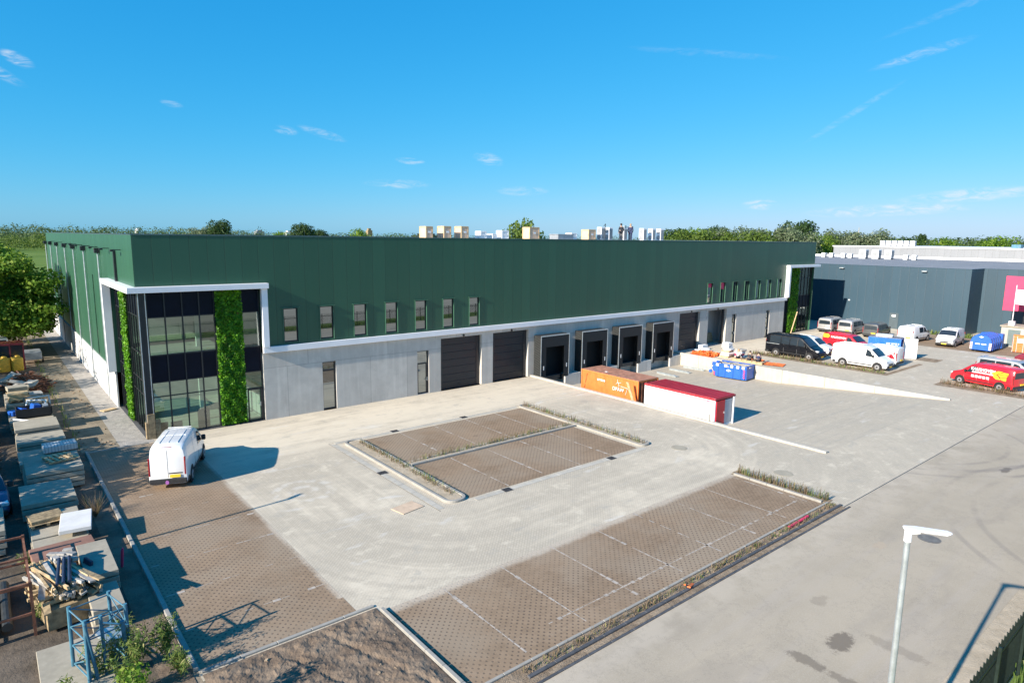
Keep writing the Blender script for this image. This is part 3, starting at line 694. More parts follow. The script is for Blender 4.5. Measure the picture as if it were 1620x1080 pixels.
b = MB(); b.box(5.98,.18,.05,6.06,.235,2.15); b.box(6.8,.18,.05,6.9,.235,2.15); b.box(6.0,.18,2.1,6.85,.235,2.2); b.box(6.0,.18,.03,6.85,.235,.12); dr = b.build('door', 'dark_frame', WH)
b = MB(); b.box(6.72,.1,1.0,6.76,.175,1.3); b.box(6.6,.1,1.12,6.72,.13,1.15); b.build('handle', 'zinc', dr)
for q in ((.02,.02,7,.6),(.02,.6,.6,9.3),(73.95,.02,81.2,.6)):
    b = MB(); b.box(q[0],q[1],-.02,q[2],q[3],.03); b.build('sill', 'wet_plate', WH)
b = MB(); b.box(.45,.45,-.05,7.0,9.25,.03); b.build('hall_floor', mat('screed', (.5,.5,.46), .6, 0, .12, .8), WH)
b = MB(); b.box(.5,.5,4.55,7.0,9.25,4.92); b.build('floor_slab', 'screed', WH)
b = MB(); b.quad((7.0,.5,.03),(7.0,9.25,.03),(7.0,9.25,8.6),(7.0,.5,8.6)); b.quad((.5,9.25,.03),(7,9.25,.03),(7,9.25,8.6),(.5,9.25,8.6)); b.quad((.5,.5,8.6),(7,.5,8.6),(7,9.25,8.6),(.5,9.25,8.6)); b.build('hall_wall', 'hall_cladding', WH, recalc=False)
for x, y in ((3.75,2.6),(3.75,6.4)):
    b = MB(); b.box(x-.11,y-.11,.03,x+.11,y+.11,8.6); b.build('column', 'white_paint', WH)
for x0, x1, h in ((.75,1.3,.75),(1.45,2.1,.7),(3.0,3.7,1.25)):
    b = MB(); b.box(x0,.55,.03,x1,.62,h); b.build('leaning_panel', 'charcoal_steel', WH)
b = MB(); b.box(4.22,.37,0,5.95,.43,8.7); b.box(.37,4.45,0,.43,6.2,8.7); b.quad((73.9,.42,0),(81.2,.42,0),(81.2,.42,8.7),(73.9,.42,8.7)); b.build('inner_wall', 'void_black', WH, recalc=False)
def greenwall(P, a0, a1, n, z1=8.66):
    q = np.zeros((n,3)); a = rng.uniform(a0,a1,n); z = rng.uniform(.12,z1,n)
    tray = (np.sin(a*9)*np.sin(z*5.2)); d = .16-.13*rng.uniform(0,1,n)-.05*tray
    for i in range(n): q[i] = P(a[i], z[i], d[i])
    nr = np.array(P(0,0,-1))-np.array(P(0,0,0))
    g = quadmesh('green_wall', leaves(q, .15, .5, .8, .5, nr[None,:].repeat(n,0)), 'hedge_leaf', WH)
    k = MB(); p, r = P(a0,.1,.16), P(a1,8.68,.34); k.box(p[0],p[1],p[2],r[0],r[1],r[2]); k.build('planter_backing', mat('backing_green', (.012,.045,.008), .8, 0, .3, 6), g)
greenwall(P_front, 4.3, 5.84, 9000); greenwall(P_left, 4.5, 6.15, 6000); greenwall(P_front, 75.1, 77.5, 5500)
# side wall fittings
for y in (12.6,20.6,27.8,35.1,43,50.5,57.1):
    b = MB(); b.tube((-.075,y,.1),(-.075,y,10.7),.055,8); o = b.build('downpipe', 'zinc', WH, smooth=True)
    o.location.x = -.06
    b = MB(); b.box(-.34,y-.22,10.66,-.002,y+.22,11.02); b.build('hopper', 'plastic_black', o).location.x = .06
b = MB(); b.box(-.14,5.62,9.06,-.003,5.9,11.0); b.build('downpipe', 'dark_frame', WH)
for y in (3.73,8.22,13.43,17.6,22.1,26.26,29.97,38.35,46.04):
    b = MB(); b.box(-.42,y-.03,11.06,-.002,y+.03,11.11); b.box(-.56,y-.16,10.98,-.38,y+.16,11.1); b.build('wall_lamp', 'dark_frame', WH)
b = MB(); b.box(.02,17.25,2.5,.1,17.75,8.9); b.build('strip_window', 'window_glass', WH)

# ---------------------------------------------------------------- slate grey neighbour and the hall behind it
NB = thing('warehouse', 'low slate grey warehouse with recessed wall right of the green building', 'building', (93,0,0))
def off(o): o.location = (-93,0,0); return o
b = MB(); b.quad((93,-15,0),(93,90,0),(93,90,8.75),(93,-15,8.75)); b.quad((98.2,-60,0),(98.2,-15,0),(98.2,-15,8.75),(98.2,-60,8.75)); off(b.build('side_cladding', 'slate_cladding', NB, recalc=False))
b = MB(); b.quad((93,-15,0),(98.2,-15,0),(98.2,-15,8.75),(93,-15,8.75)); off(b.build('return_cladding', 'slate_cladding_front', NB, recalc=False))
b = MB(); b.add([(93.2,-15,8.7),(98.2,-15,8.7),(98.2,-60,8.7),(152,-60,8.7),(152,90,8.7),(93.2,90,8.7)], [(0,1,2,3,4,5)]); off(b.build('roof', 'roof_membrane', NB, recalc=False))
b = MB(); b.box(92.97,-15.03,8.75,93.25,90,8.79); b.box(93.25,-15.03,8.75,98.2,-14.8,8.79); b.box(98.17,-60,8.75,98.4,-15.03,8.79); off(b.build('roof_coping', 'slate_cladding', NB))
b = MB(); b.box(149.5,-60,8.7,150.0,60,9.15); off(b.build('roof_upstand', 'white_paint', NB))
b = MB(); b.box(92.94,-6.9,0,92.998,-5.75,2.25); dd = off(b.build('door', 'slate_door', NB))
b = MB(); b.box(92.9,-6.55,1.72,92.938,-6.05,2.0); b.build('door_sign', 'white_paint', dd)
for y,z in ((1.4,8.3),(-9.6,8.3)):
    b = MB(); b.box(92.6,y-.3,z-.08,92.997,y+.3,z+.05); off(b.build('wall_lamp', 'zinc', NB))
b = MB(); b.cbox((92.95,0,3.6),(.1,.22,.16)); off(b.build('alarm_box', 'white_paint', NB))
HB = thing('warehouse', 'pale grey flat-roofed hall beyond the slate grey warehouse roof', 'building', (150,0,0))
def off2(o): o.location = (-150,0,0); return o
b = MB(); b.box(150.5,-70,0,215,29,11.0); off2(b.build('wall', 'light_cladding', HB))
b = MB(); b.box(150.3,-70,11.0,215.2,29.2,11.25); off2(b.build('roof_coping', 'white_paint', HB))

# ---------------------------------------------------------------- vehicles
SPEC = {  # x measured from the tail; prof = (x, roof/bonnet height)
 'panel': dict(L=5.2, W=1.96, zb=.27, belt=1.08, H=1.98, prof=[(0,1.86),(.12,1.93),(.6,1.97),(2.6,1.98),(3.1,1.95),(3.42,1.85),(4.2,1.27),(4.35,1.2),(5.0,.98),(5.13,.86),(5.2,.62)], scr=(3.42,4.2), wh=(.98,4.25), r=.335,
   side=[(2.92,3.92,3.02,3.46)], rear=(1.15,1.65)),
 'tall': dict(L=6.0, W=2.04, zb=.3, belt=1.3, H=2.4, prof=[(0,2.22),(.12,2.32),(.6,2.38),(3.2,2.4),(3.75,2.36),(4.15,2.2),(5.1,1.42),(5.25,1.34),(5.75,1.1),(5.92,.98),(6,.68)], scr=(4.2,5.1), wh=(1.3,5.05), r=.36,
   side=[(3.72,4.72,3.78,4.2)], rear=(1.45,2.05)),
 'small': dict(L=4.4, W=1.82, zb=.24, belt=1.02, H=1.82, prof=[(0,1.68),(.12,1.77),(.5,1.81),(1.9,1.82),(2.3,1.78),(2.6,1.68),(3.4,1.1),(3.5,1.06),(4.2,.86),(4.33,.76),(4.4,.5)], scr=(2.62,3.4), wh=(.85,3.6), r=.32,
   side=[(2.12,3.1,2.2,2.6)], rear=(1.05,1.5)),
 'car': dict(L=4.5, W=1.8, zb=.22, belt=.92, H=1.48, prof=[(0,.95),(.1,1.0),(.55,1.3),(1.0,1.44),(1.7,1.48),(2.3,1.45),(2.6,1.38),(3.35,.98),(3.5,.94),(4.25,.78),(4.42,.66),(4.5,.45)], scr=(2.6,3.35), wh=(.8,3.6), r=.32,
   side=[(.75,1.68,1.0,1.62),(1.75,3.0,1.75,2.5)], rear=None, hatch=(.12,.85)),
}
def vehicle(name, label, cat, kind, paint, loc, rz, sides=None, group=None, rearwin=True, lower=None, plate='plate_yellow', H=None, L=None, extras=None, rear_paint=None):
    S = dict(SPEC[kind]); kx = (L/S['L']) if L else 1; kz = (H/S['H']) if H else 1
    L = S['L']*kx; Wd = S['W']/2; zb = S['zb']; belt = S['belt']*kz; r = S['r']
    prof = [(a*kx, b*kz if b > .7 else b) for a, b in S['prof']]
    px = [p[0] for p in prof]; pz = [p[1] for p in prof]
    def wid(x):
        f = max(0, (x-(L-.75))/.75); g = max(0, (.25-x)/.25)
        return Wd*(1-.17*f*f-.05*g*g)
    def ring(x):
        zt = float(np.interp(x, px, pz)); ww = wid(x); bl = min(belt, zt-.14); top = zt-.13
        f = max(0, (top-belt)/(S['H']*kz-belt)); yu = ww-.17*f
        return [(0,zb),(ww*.93,zb),(ww*.985,zb+.14),(ww,(zb+bl)/2+.05),(ww*.985,bl),(yu,top),(yu-.05,zt-.045),(yu-.17,zt-.008),(yu*.4,zt+.015),(0,zt+.02)]
    def sidepoint(x, v):                       # v 0..1 from the waist line to the gutter
        q = ring(x); a, c = q[4], q[5]; return (a[0]+(c[0]-a[0])*v, a[1]+(c[1]-a[1])*v)
    def topz(x, y):
        q = ring(x)[5:]; ys = [t[0] for t in q][::-1]; zs = [t[1] for t in q][::-1]; return float(np.interp(abs(y), ys, zs))
    t = thing(name, label, cat, loc, rz, group); h = L/2
    body = MB(); xs = sorted(set(px+[L*.2, L*.35, L*.5])); rings = []
    for x in xs:
        q = ring(x); rings.append([(x-h,y,z) for y,z in q]+[(x-h,-y,z) for y,z in q[-2:0:-1]])
    n = len(rings[0]); vs = [p for q in rings for p in q]; fs = []
    for i in range(len(rings)-1):
        for k in range(n): fs.append((i*n+k,(i+1)*n+k,(i+1)*n+(k+1)%n,i*n+(k+1)%n))
    fs += [tuple(range(n)), tuple(range((len(rings)-1)*n, len(rings)*n))[::-1]]
    body.add(vs, fs); bo = body.build('body', paint, t, bevel=.03, smooth=True, seg=2)
    def patch(nm, fn, nu, nv, m, parent=t):
        b = MB(); vs = [fn(i/nu, j/nv) for i in range(nu+1) for j in range(nv+1)]
        fs = [(i*(nv+1)+j,(i+1)*(nv+1)+j,(i+1)*(nv+1)+j+1,i*(nv+1)+j+1) for i in range(nu) for j in range(nv)]
        return b.add(vs, fs).build(nm, m, parent, smooth=True, recalc=False)
    a, c = S['scr'][0]*kx, S['scr'][1]*kx
    def scr(u, v):
        x = a+.05+(c-a-.07)*u; q = ring(x); yy = (q[6][0]-.03)*(2*v-1); return (x-h+.012, yy, topz(x, yy)+.022)
    patch('windscreen', scr, 5, 8, 'car_glass')
    if S.get('hatch'):
        a2, c2 = S['hatch']
        def hat(u, v):
            x = a2+(c2-a2)*u; q = ring(x); yy = (q[6][0]-.08)*(2*v-1); return (x-h-.012, yy, topz(x, yy)+.022)
        patch('rear_window', hat, 4, 6, 'car_glass')
    for sgn in (1, -1):
        for b0,b1,t0,t1 in [tuple(k*kx for k in q) for q in S['side']+(sides or [])]:
            def sw(u, v):
                x = (b0+(b1-b0)*u)*(1-v)+(t0+(t1-t0)*u)*v; y, z = sidepoint(x, .1+.8*v); return (x-h, sgn*(y+.012), z)
            patch('side_window', sw, 3, 3, 'car_glass')
    if rearwin and S['rear']:
        z0, z1 = S['rear'][0]*kz, S['rear'][1]*kz; b = MB()
        y0, y1 = sidepoint(0, .25)[0]-.14, sidepoint(0, .8)[0]-.12
        b.add([(-h-.008,-y0,z0),(-h-.008,y0,z0),(-h-.008,y1,z1),(-h-.008,-y1,z1),(-h+.01,-y0,z0),(-h+.01,y0,z0),(-h+.01,y1,z1),(-h+.01,-y1,z1)], [(3,2,1,0),(4,5,6,7),(0,1,5,4),(1,2,6,5),(2,3,7,6),(3,0,4,7)]); b.build('rear_window', 'car_glass', t)
    # door seams, bumpers and sills
    b = MB(); b.box(-h-.05,-Wd*.93,zb+.02,-h+.12,Wd*.93,zb+.25); b.box(-h+.121,Wd-.08,zb+.02,-h+.4,Wd+.012,zb+.25); b.box(-h+.121,-Wd-.012,zb+.02,-h+.4,-Wd+.08,zb+.25)
    b.build('bumper', lower or 'plastic_black', t, bevel=.03)
    b = MB(); fw = wid(L)*.985; b.box(h-.2,-fw-.0,zb-.02,h+.03,fw,zb+.24); b.build('bumper', lower or 'plastic_black', t, bevel=.04)
    b = MB(); b.box(h-.03,-fw*.55,zb+.26,h+.018,fw*.55,zb+.42); b.build('grille', 'plastic_black', t, bevel=.01)
    w0, w1 = S['wh'][0]*kx, S['wh'][1]*kx
    for sgn in (1,-1):
        y = sgn*(Wd-.01); b = MB(); b.box(w0-h+r+.14, min(y,y+sgn*.03), zb+.14, w1-h-r-.14, max(y,y+sgn*.03), zb+.23); b.build('side_strip', 'plastic_black', t, bevel=.008)
    if kind != 'car':
        b = MB()
        for sgn in (1,-1):
            for x in (S['side'][0][0]*kx-.06, S['side'][0][1]*kx+.02, L*.36):
                for v0, v1 in ((0,.95),):
                    (ya,za),(yb,zb_) = sidepoint(x,v0), sidepoint(x,v1)
                    b.add([(x-h-.011,sgn*(ya+.006),za),(x-h+.011,sgn*(ya+.006),za),(x-h+.011,sgn*(yb+.006),zb_),(x-h-.011,sgn*(yb+.006),zb_)],[(0,1,2,3)])
                y0 = Wd+.003; b.box(x-h-.011,min(sgn*(y0-.02),sgn*(y0+.004)),zb+.25,x-h+.011,max(sgn*(y0-.02),sgn*(y0+.004)),(zb+belt)/2+.2)
        if not rearwin or kind != 'car': b.box(-h-.008,-.006,zb+.3,-h+.01,.006,S['H']*kz-.2)
        b.build('door_seam', mat('seam_grey', (.12,.12,.12), .7, 0, .1, 3), t, recalc=False)
        b = MB()
        for yy in (-.45, 0, .45):
            b.box(-h+.5, yy-.012, S['H']*kz-.01, -h+prof[4][0]-.5, yy+.012, S['H']*kz+.022)
        for xx in (.33,.6): b.box(-h+L*xx-.012,-.62,S['H']*kz-.01,-h+L*xx+.012,.62,S['H']*kz+.022)
        b.build('roof_rib', paint, t)
    for sgn in (1,-1):
        b = MB(); z = belt*.78 if kind != 'car' else .68; b.box(h-.34,sgn*(wid(L-.2)-.16)-.16,z-.08,h-.02,sgn*(wid(L-.2)-.16)+.13,z+.09); b.build('headlight', 'headlight', t, bevel=.03)
        b = MB(); z1 = min(belt+.38, S['H']*kz-.5) if kind != 'car' else .9; yy = sgn*(wid(0)-.055); b.box(-h-.014,yy-.02,.66,-h+.09,yy+.062,z1); b.build('tail_light', 'red_lamp', t, bevel=.015)
        b = MB(); xm = S['side'][-1][1]*kx-.14-h; b.box(xm-.05,sgn*(Wd+.0),belt+.04,xm+.08,sgn*(Wd+.24),belt+.3) if sgn > 0 else b.box(xm-.05,-(Wd+.24),belt+.04,xm+.08,-Wd,belt+.3); b.build('mirror', 'plastic_black', t, bevel=.04)
        for x in (w0, w1):
            y = sgn*Wd; b = MB(); b.tube((x-h,y-sgn*.04,r+.03),(x-h,y+sgn*.006,r+.03),r+.085,24); b.build('wheel_arch', 'arch_black', t)
            b = MB(); b.tube((x-h,y-sgn*.2,r),(x-h,y+sgn*.025,r),r,24); wo = b.build('wheel', 'tyre', t, bevel=.03)
            b = MB(); b.tube((x-h,y,r),(x-h,y+sgn*.036,r),r*.66,20,r*.6); b.build('rim', 'rim_steel', wo)
            b = MB(); b.tube((x-h,y,r),(x-h,y+sgn*.042,r),r*.24,12); b.build('hub_cap', 'plastic_black', wo)
    b = MB(); b.box(-h-.066,-.3 if kind=='car' else -.62,zb+.3,-h-.02,.22 if kind=='car' else -.1,zb+.42); b.build('number_plate', plate, t)
    b = MB(); b.box(h+.022,-.26,zb+.05,h+.036,.26,zb+.17); b.build('number_plate', plate, t)
    t['Wd'] = Wd; t['L'] = L
    return t
D = R
v = vehicle('van','white panel van parked alone on the brown bays by the glazed corner','van','panel','car_white',(.33,-6.75,.004),D(67),rearwin=False,L=5.3); v.scale = (1,.88,1.1)
b = MB(); b.box(-2.615,-.25,1.86,-2.53,.25,1.92); b.build('brake_light','red_lamp',v)
b = MB(); b.box(-2.66,-.72,.72,-2.6,-.04,.77); b.build('plate_lamp','plastic_black',v)
b = MB(); b.cbox((-2.615,-.24,1.0),(.02,.2,.06)); b.cbox((-2.615,-.62,.83),(.02,.16,.035)); b.build('badge','charcoal_steel',v, bevel=.008)
b = MB(); b.tube((-2.72,.05,.36),(-2.62,.05,.36),.09,12); b.build('towing_eye', mat('purple_plastic',(.35,.12,.4),.5,0,.1,5), v)
v = vehicle('van','tall black long van with dark windows standing by weeds before the grey facade','van','tall','car_black',(59.4,-9.2,0),D(-90),sides=[(.5,1.75,.5,1.75),(1.85,2.75,1.85,2.75),(2.85,3.62,2.85,3.66)],L=5.75,H=2.35)
b = MB(); b.box(-2.75,-1.04,1.26,-1.3,-1.02,1.31); b.build('slide_rail','zinc',v)
vehicle('van','white high van with black bumpers parked in front of the blue container','van','tall','car_white',(59.5,-15.95,0),D(-90),L=5.15,H=2.22,rearwin=False)
v = vehicle('van','white van with red letter marks seen behind the white high van','van','panel','car_white',(62.6,-15.75,0),D(90),L=4.9,H=1.96,rearwin=False)
b = MB()
for p in ([(-2.35,.85),(-2.0,.85),(-1.75,1.25),(-2.05,1.3)],[(-1.9,.75),(-1.5,.95),(-1.62,1.2),(-1.98,1.05)],[(-2.3,1.3),(-2.12,1.3),(-2.2,1.7)]): b.prism(p, .985, .995, 1)
b.build('lettering','red_paint',v)
vehicle('van','small white delivery van parked between black van and red van','van','small','car_white',(63.5,-9.0,0),D(-90),rearwin=False)
v = vehicle('van','red van with yellow emblem on its tail behind the small white van','van','panel','car_red',(67.9,-10.9,0),D(-97),L=5.0,H=1.92)
b = MB(); b.prism([(-2.4,1.35),(-1.8,1.35),(-1.6,1.55),(-1.8,1.78),(-2.4,1.78)],-.93,-.915,1); b.build('emblem','yellow_paint',v)
text('lettering','KALKHOVEN',.3,'white_paint',v,(-.6,-.92,1.5),(R(80),0,0),.004,.008)
G5 = 'vans parked along the slate grey wall'
vehicle('van','silver grey van at the left end of the row along the slate wall','van','panel','car_silver',(83.0,-2.35,.004),0,sides=[(.5,1.6,.5,1.6),(1.7,2.8,1.7,2.8)],group=G5,L=4.9,plate='plate_white')
vehicle('van','white backed van with wide dark rear window near the slate wall','van','panel','car_silver',(83.0,-5.0,.004),0,sides=[(.5,1.6,.5,1.6),(1.7,2.8,1.7,2.8)],group=G5,L=4.9)
vehicle('van','dark grey van with yellow plate between white backed van and slate door','van','panel','car_grey',(83.1,-8.05,.004),D(3),sides=[(.5,1.6,.5,1.6),(1.7,2.8,1.7,2.8)],group=G5,L=4.9,H=1.86)
vehicle('van','white van with red tail lights right of the slate grey door','van','panel','car_white',(83.1,-12.4,.004),D(-4),sides=[(1.7,2.8,1.7,2.8)],group=G5,L=4.9,rearwin=False)
vehicle('van','white van facing forward with black windscreen beside the blue waste compactor','van','panel','car_white',(82.95,-16.35,.004),D(183),group=G5,L=4.9,rearwin=False)
v = vehicle('van','bright red van with white lettering and yellow arrow emblem on its side','van','panel','car_red',(59.32,-26.2,0),D(75),L=5.05)
text('lettering','KALKHOVEN',.33,'white_paint',v,(-.18,.965,1.5),(R(82),0,D(180)),.004,.012,.98)
text('lettering','ELEKTROTECHNIEK',.2,'white_paint',v,(-.18,.985,1.24),(R(84),0,D(180)),.004,.006,.96)
b = MB()
for p in ([(980,420),(1130,345),(1250,345),(1100,450),(990,450)],[(985,465),(1100,470),(1210,605),(1090,605),(1020,545)],[(1130,440),(1260,365),(1380,365),(1380,430),(1230,435)],[(1120,455),(1370,445),(1340,510),(1190,520)],[(1200,535),(1345,530),(1340,620),(1240,610),(1190,560)]):
    b.prism([(-.9-(X-980)*.0031, 1.64-(Y-345)*.0027) for X,Y in p],.955,.985,1)
b.build('emblem','yellow_paint',v)
b = MB()
for k in range(5):
    x = -.72+k*.3; b.box(x,.975,.78,x+.22,.99,.99)
b.build('pictogram','white_paint',v)
b = MB()
for k in range(5):
    x = -.72+k*.3; b.cbox((x+.11,.99,.88),(.1,.006,.03),0,R(45*(k%3-1))); b.cbox((x+.11+.02*(k%2),.99,.91),(.03,.006,.1),0,R(30*k))
b.build('pictogram_detail','red_paint',v)
vehicle('van','silver people carrier with long black side windows behind the red lettered van','van','panel','car_silver',(64.0,-26.9,0),D(-100),sides=[(.3,1.55,.35,1.55),(1.62,2.8,1.62,2.8)],L=5.2,H=1.9,lower='car_silver')
vehicle('car','dark maroon car half hidden at the right edge behind the people carrier','car','car','car_maroon',(73.6,-27.3,0),D(-104))
vehicle('car','white hatchback with dark windows wedged between concrete slabs at the left edge','car','car','car_blue',(-7.62,-6.6,0),D(-86),L=4.2,plate='plate_white')

# ---------------------------------------------------------------- containers
def container(name, label, W_, L_, H_, loc, rz, side, roof, corr=True, group=None):
    "long axis along local y; origin at the base centre"
    t = thing(name, label, 'container', loc, rz); w, l = W_/2, L_/2
    f = MB()
    for x in (-w,w-.12):
        for y in (-l,l-.12): f.box(x,y,0,x+.12,y+.12,H_)
        f.box(x+.01,-l+.121,0,x+.11,l-.121,.15); f.box(x+.01,-l+.121,H_-.12,x+.11,l-.121,H_-.002)
    for y in (-l,l-.12): f.box(-w+.121,y+.01,0,w-.121,y+.11,.15); f.box(-w+.121,y+.01,H_-.14,w-.121,y+.11,H_-.002)
    f.build('frame', side, t, bevel=.01)
    def corrug(a0, a1, P):
        b = MB(); n = int((a1-a0)/.14); pts = []
        for k in range(n):
            a = a0+(a1-a0)*k/n; st = (a1-a0)/n
            for q, d in ((0,0),(.28,0),(.5,.04),(.78,.04)): pts.append((a+st*q, d))
        pts.append((a1,0)); vs = []; 
        for a, d in pts: vs += [P(a,.151,d), P(a,H_-.121,d)]
        return b.add(vs, [(2*i,2*i+2,2*i+3,2*i+1) for i in range(len(pts)-1)])
    if corr:
        corrug(-l+.12,l-.12,lambda a,z,d:(-w+.03+d,a,z)).build('side_panel',side,t,recalc=False); corrug(-l+.12,l-.12,lambda a,z,d:(w-.03-d,a,z)).build('side_panel',side,t,recalc=False)
        corrug(-w+.12,w-.12,lambda a,z,d:(a,l-.03-d,z)).build('end_panel',side,t,recalc=False)
    b = MB(); n = int(L_/.3); l2 = l-.02
    for k in range(n): b.box(-w+.02,-l2+2*l2*k/n+.03,H_,w-.02,-l2+2*l2*(k+1)/n-.03,H_+.018)
    b.box(-w+.005,-l+.005,H_-.001,w-.005,l-.005,H_+.002); b.build('roof', roof, t)
    return t, w, l
t, w_, l_ = container('shipping_container','rusty orange shipping container with white sprayed writing in the sunken yard',2.44,6.1,2.6,(32.55,-8.15,-1.2),0,'orange_paint','orange_roof')
b = MB(); b.box(-1.1,-3.02,.15,1.1,-2.97,2.45); e = b.build('end_door','rusty_steel',t)
b = MB(); [b.tube((x,-3.06,.1),(x,-3.06,2.5),.02,8) for x in (-.8,-.3,.3,.8)]; b.build('lock_rod','rusty_steel',e)
text('lettering','DPAW',.4,'white_paint',t,(-1.235,-1.05,1.6),(R(90),0,R(-90)),.004,.002,1)
text('lettering','UIT TORO',.2,'white_paint',t,(-1.235,.78,2.02),(R(90),0,R(-90)),.004,.012,.9)
b = MB()
for p, q in (((-1.15,1.9),(-1.0,2.2)),((-1.0,2.2),(-.8,2.0)),((-1.35,2.2),(-1.0,2.08)),((-1.02,2.1),(-.95,2.4)),((-1.3,1.9),(-2.0,1.85)),((-2.0,1.85),(-1.8,1.3)),((-1.15,1.9),(-1.02,1.8))): b.tube((-1.232,p[0],p[1]),(-1.232,q[0],q[1]),.015,6)
b.build('spray_mark','white_paint',t)
b = MB(); b.tube((-1.232,2.35,2.3),(-1.232,2.75,.7),.014,6); b.build('spray_mark','rusty_steel',t)
b = MB(); b.cbox((-.55,.85,2.63),(.16,.22,.02)); b.build('roof_patch','white_paint',t)
t, w_, l_ = container('site_cabin','white site cabin with dark red roof and red door',2.44,6.1,2.12,(32.55,-14.85,-.72),0,'white_frame','red_roof',False)
b = MB(); b.box(-1.2,-2.93,.15,-1.16,2.93,2.0); b.box(1.16,-2.93,.15,1.2,2.93,2.0); b.box(-1.1,2.98,.15,1.1,3.02,2.0); b.build('side_panel','white_frame',t)
b = MB()
for k in range(9): b.box(-.02+k*.124,-3.0,.15,.09+k*.124,-2.97,1.86)
b.build('end_panel',mat('cabin_slats',(.45,.48,.52),.5,.2,.1,3),t)
b = MB(); b.box(-1.25,-3.08,1.98,1.25,3.08,2.112); b.build('roof_fascia','red_roof',t)
b = MB(); b.box(-1.08,-3.1,.14,-.08,-3.04,1.9); d = b.build('door','red_paint',t)
b = MB(); b.box(-.2,-3.16,.95,-.14,-3.101,1.1); b.build('handle','zinc',d)
b = MB(); b.cbox((-1.21,-2.5,1.86),(.012,.5,.07)); b.build('name_strip','sign_red',t)
b = MB(); b.tube((33.5,-17.97,-.73),(33.5,-17.97,1.25),.05,8); o = b.build('prop_post','white_paint'); tag(o,'thin white prop post at the open corner of the white site cabin','post')
t, w_, l_ = container('storage_container','short blue storage container with open white door and grey roof',2.1,3.0,2.3,(66.5,-15.3,0),R(14),'blue_paint','roof_membrane')
b = MB(); b.cbox((.98,-2.2,1.12),(.05,1.35,2.1),R(28)); b.build('door','white_paint',t)
b = MB(); b.box(-.85,-1.35,.16,.85,-1.3,2.1); b.build('opening','void_black',t)
text('lettering','UW 12345 8',.22,'white_paint',t,(-1.06,-.75,1.75),(R(90),0,R(-90)),.004,.008); 
b = MB(); b.cbox((-1.055,-.7,1.5),(.01,.55,.12)); b.build('lettering','white_paint',t)
b = MB(); b.box(-.5,-.6,2.32,.5,.9,2.55); o = b.build('roof_box','white_paint',t, bevel=.03)
# plank leaning on the wall at the end of the orange container
b = MB(); b.cbox((30.62,-11.05,.6),(.06,.22,1.75),0,R(-14),R(-12)); tag(b.build('plank','wood_pale'),'pale plank leaning against the end of the orange container','plank')
b = MB(); b.tube((30.27,-18.15,.12),(30.27,-18.15,.55),.12,12,.1); tag(b.build('bollard','pale_concrete',bevel=.02),'short round pale bollard on the low wall before the red cabin door','bollard')
# skip
t = thing('skip','open blue hook-lift skip with red and white warning stripes and debris','skip',(49.55,-8.0,-1.2),R(8))
b = MB(); prof = [(-1.75,1.35),(1.5,1.35),(1.75,.9),(1.35,.12),(-1.6,.12)]
def yz(P, lo, hi): return P
b.prism([(p,q) for p,q in prof],-.92,-.86,0); b.prism([(p,q) for p,q in prof],.86,.92,0)
b.box(-.859,-1.75,.12,.859,-1.62,1.35); b.box(-.859,-1.6,.12,.859,1.4,.2); b.add([(-.859,1.35,.12),(.859,1.35,.12),(.859,1.75,.9),(-.859,1.75,.9),(.859,1.5,1.35),(-.859,1.5,1.35)],[(0,1,2,3),(3,2,4,5)])
b.build('body','blue_bin',t)
b = MB()
for y in (-1.2,-.4,.4,1.1):
    for x in (-.98,.93): b.box(x,y-.05,.14,x+.05,y+.05,1.34)
b.box(-1.0,-1.78,1.3,-.86,1.55,1.42); b.box(.86,-1.78,1.3,1.0,1.55,1.42); b.box(-.855,-1.78,1.3,.855,-1.66,1.42); b.build('rib','blue_bin',t)
b = MB(); b.tube((-.5,1.9,1.15),(.5,1.9,1.15),.06,8); b.box(-.5,1.55,1.05,-.4,1.92,1.4); b.box(.4,1.55,1.05,.5,1.92,1.4); b.tube((-.99,1.85,.55),(-.86,1.85,.55),.17,12); b.build('lifting_hook','blue_bin',t)
b = MB()
for y in (-1.45,-.9,-.3,.3,1.15): b.box(-1.012,y-.14,1.16,-1.003,y+.14,1.4)
b.build('reflector','white_paint',t)
b = MB(); [b.cbox((-1.008,-1.55,.35+k*.22),(.012,.2,.1),0,0,R(35)) for k in range(4)]; [b.cbox((-1.008,1.45,.3+k*.2),(.012,.2,.1),0,0,R(35)) for k in range(2)]; b.build('warning_stripe','sign_red',t)
b = MB(); b.prism([(-.25,.82),(.05,.72),(.28,.82),(.05,.95)],-.932,-.922,0); b.build('emblem','white_paint',t)
b = MB(); [b.cbox((random.uniform(-.7,.7),random.uniform(-1.5,1.3),1.2+random.uniform(0,.16)),(random.uniform(.2,.7),random.uniform(.2,.7),.12),random.uniform(0,3),random.uniform(-.3,.3)) for k in range(26)]; b.build('rubble','wood_grey',t)
# steel sections on the dock floor
for i,(x,y,lab) in enumerate(((45.2,-3.5,'bundle of pale steel channels on the dock floor nearest the orange container'),(47.7,-3.2,'bundle of pale steel channels in the middle of the dock floor'),(50.0,-3.3,'bundle of pale steel channels lying by the right retaining wall'))):
    b = MB()
    for k in range(3): b.box(-.22+k*.16,-1.2,.0,-.1+k*.16,1.2-.1*k,.13)
    b.box(-.15,-1.0,.131,.0,1.3,.2); o = b.build('steel_beams','zinc',None,bevel=.01); o.location = (x,y,-1.198); o.rotation_euler.z = R(3*i-3); tag(o,lab,'beams')
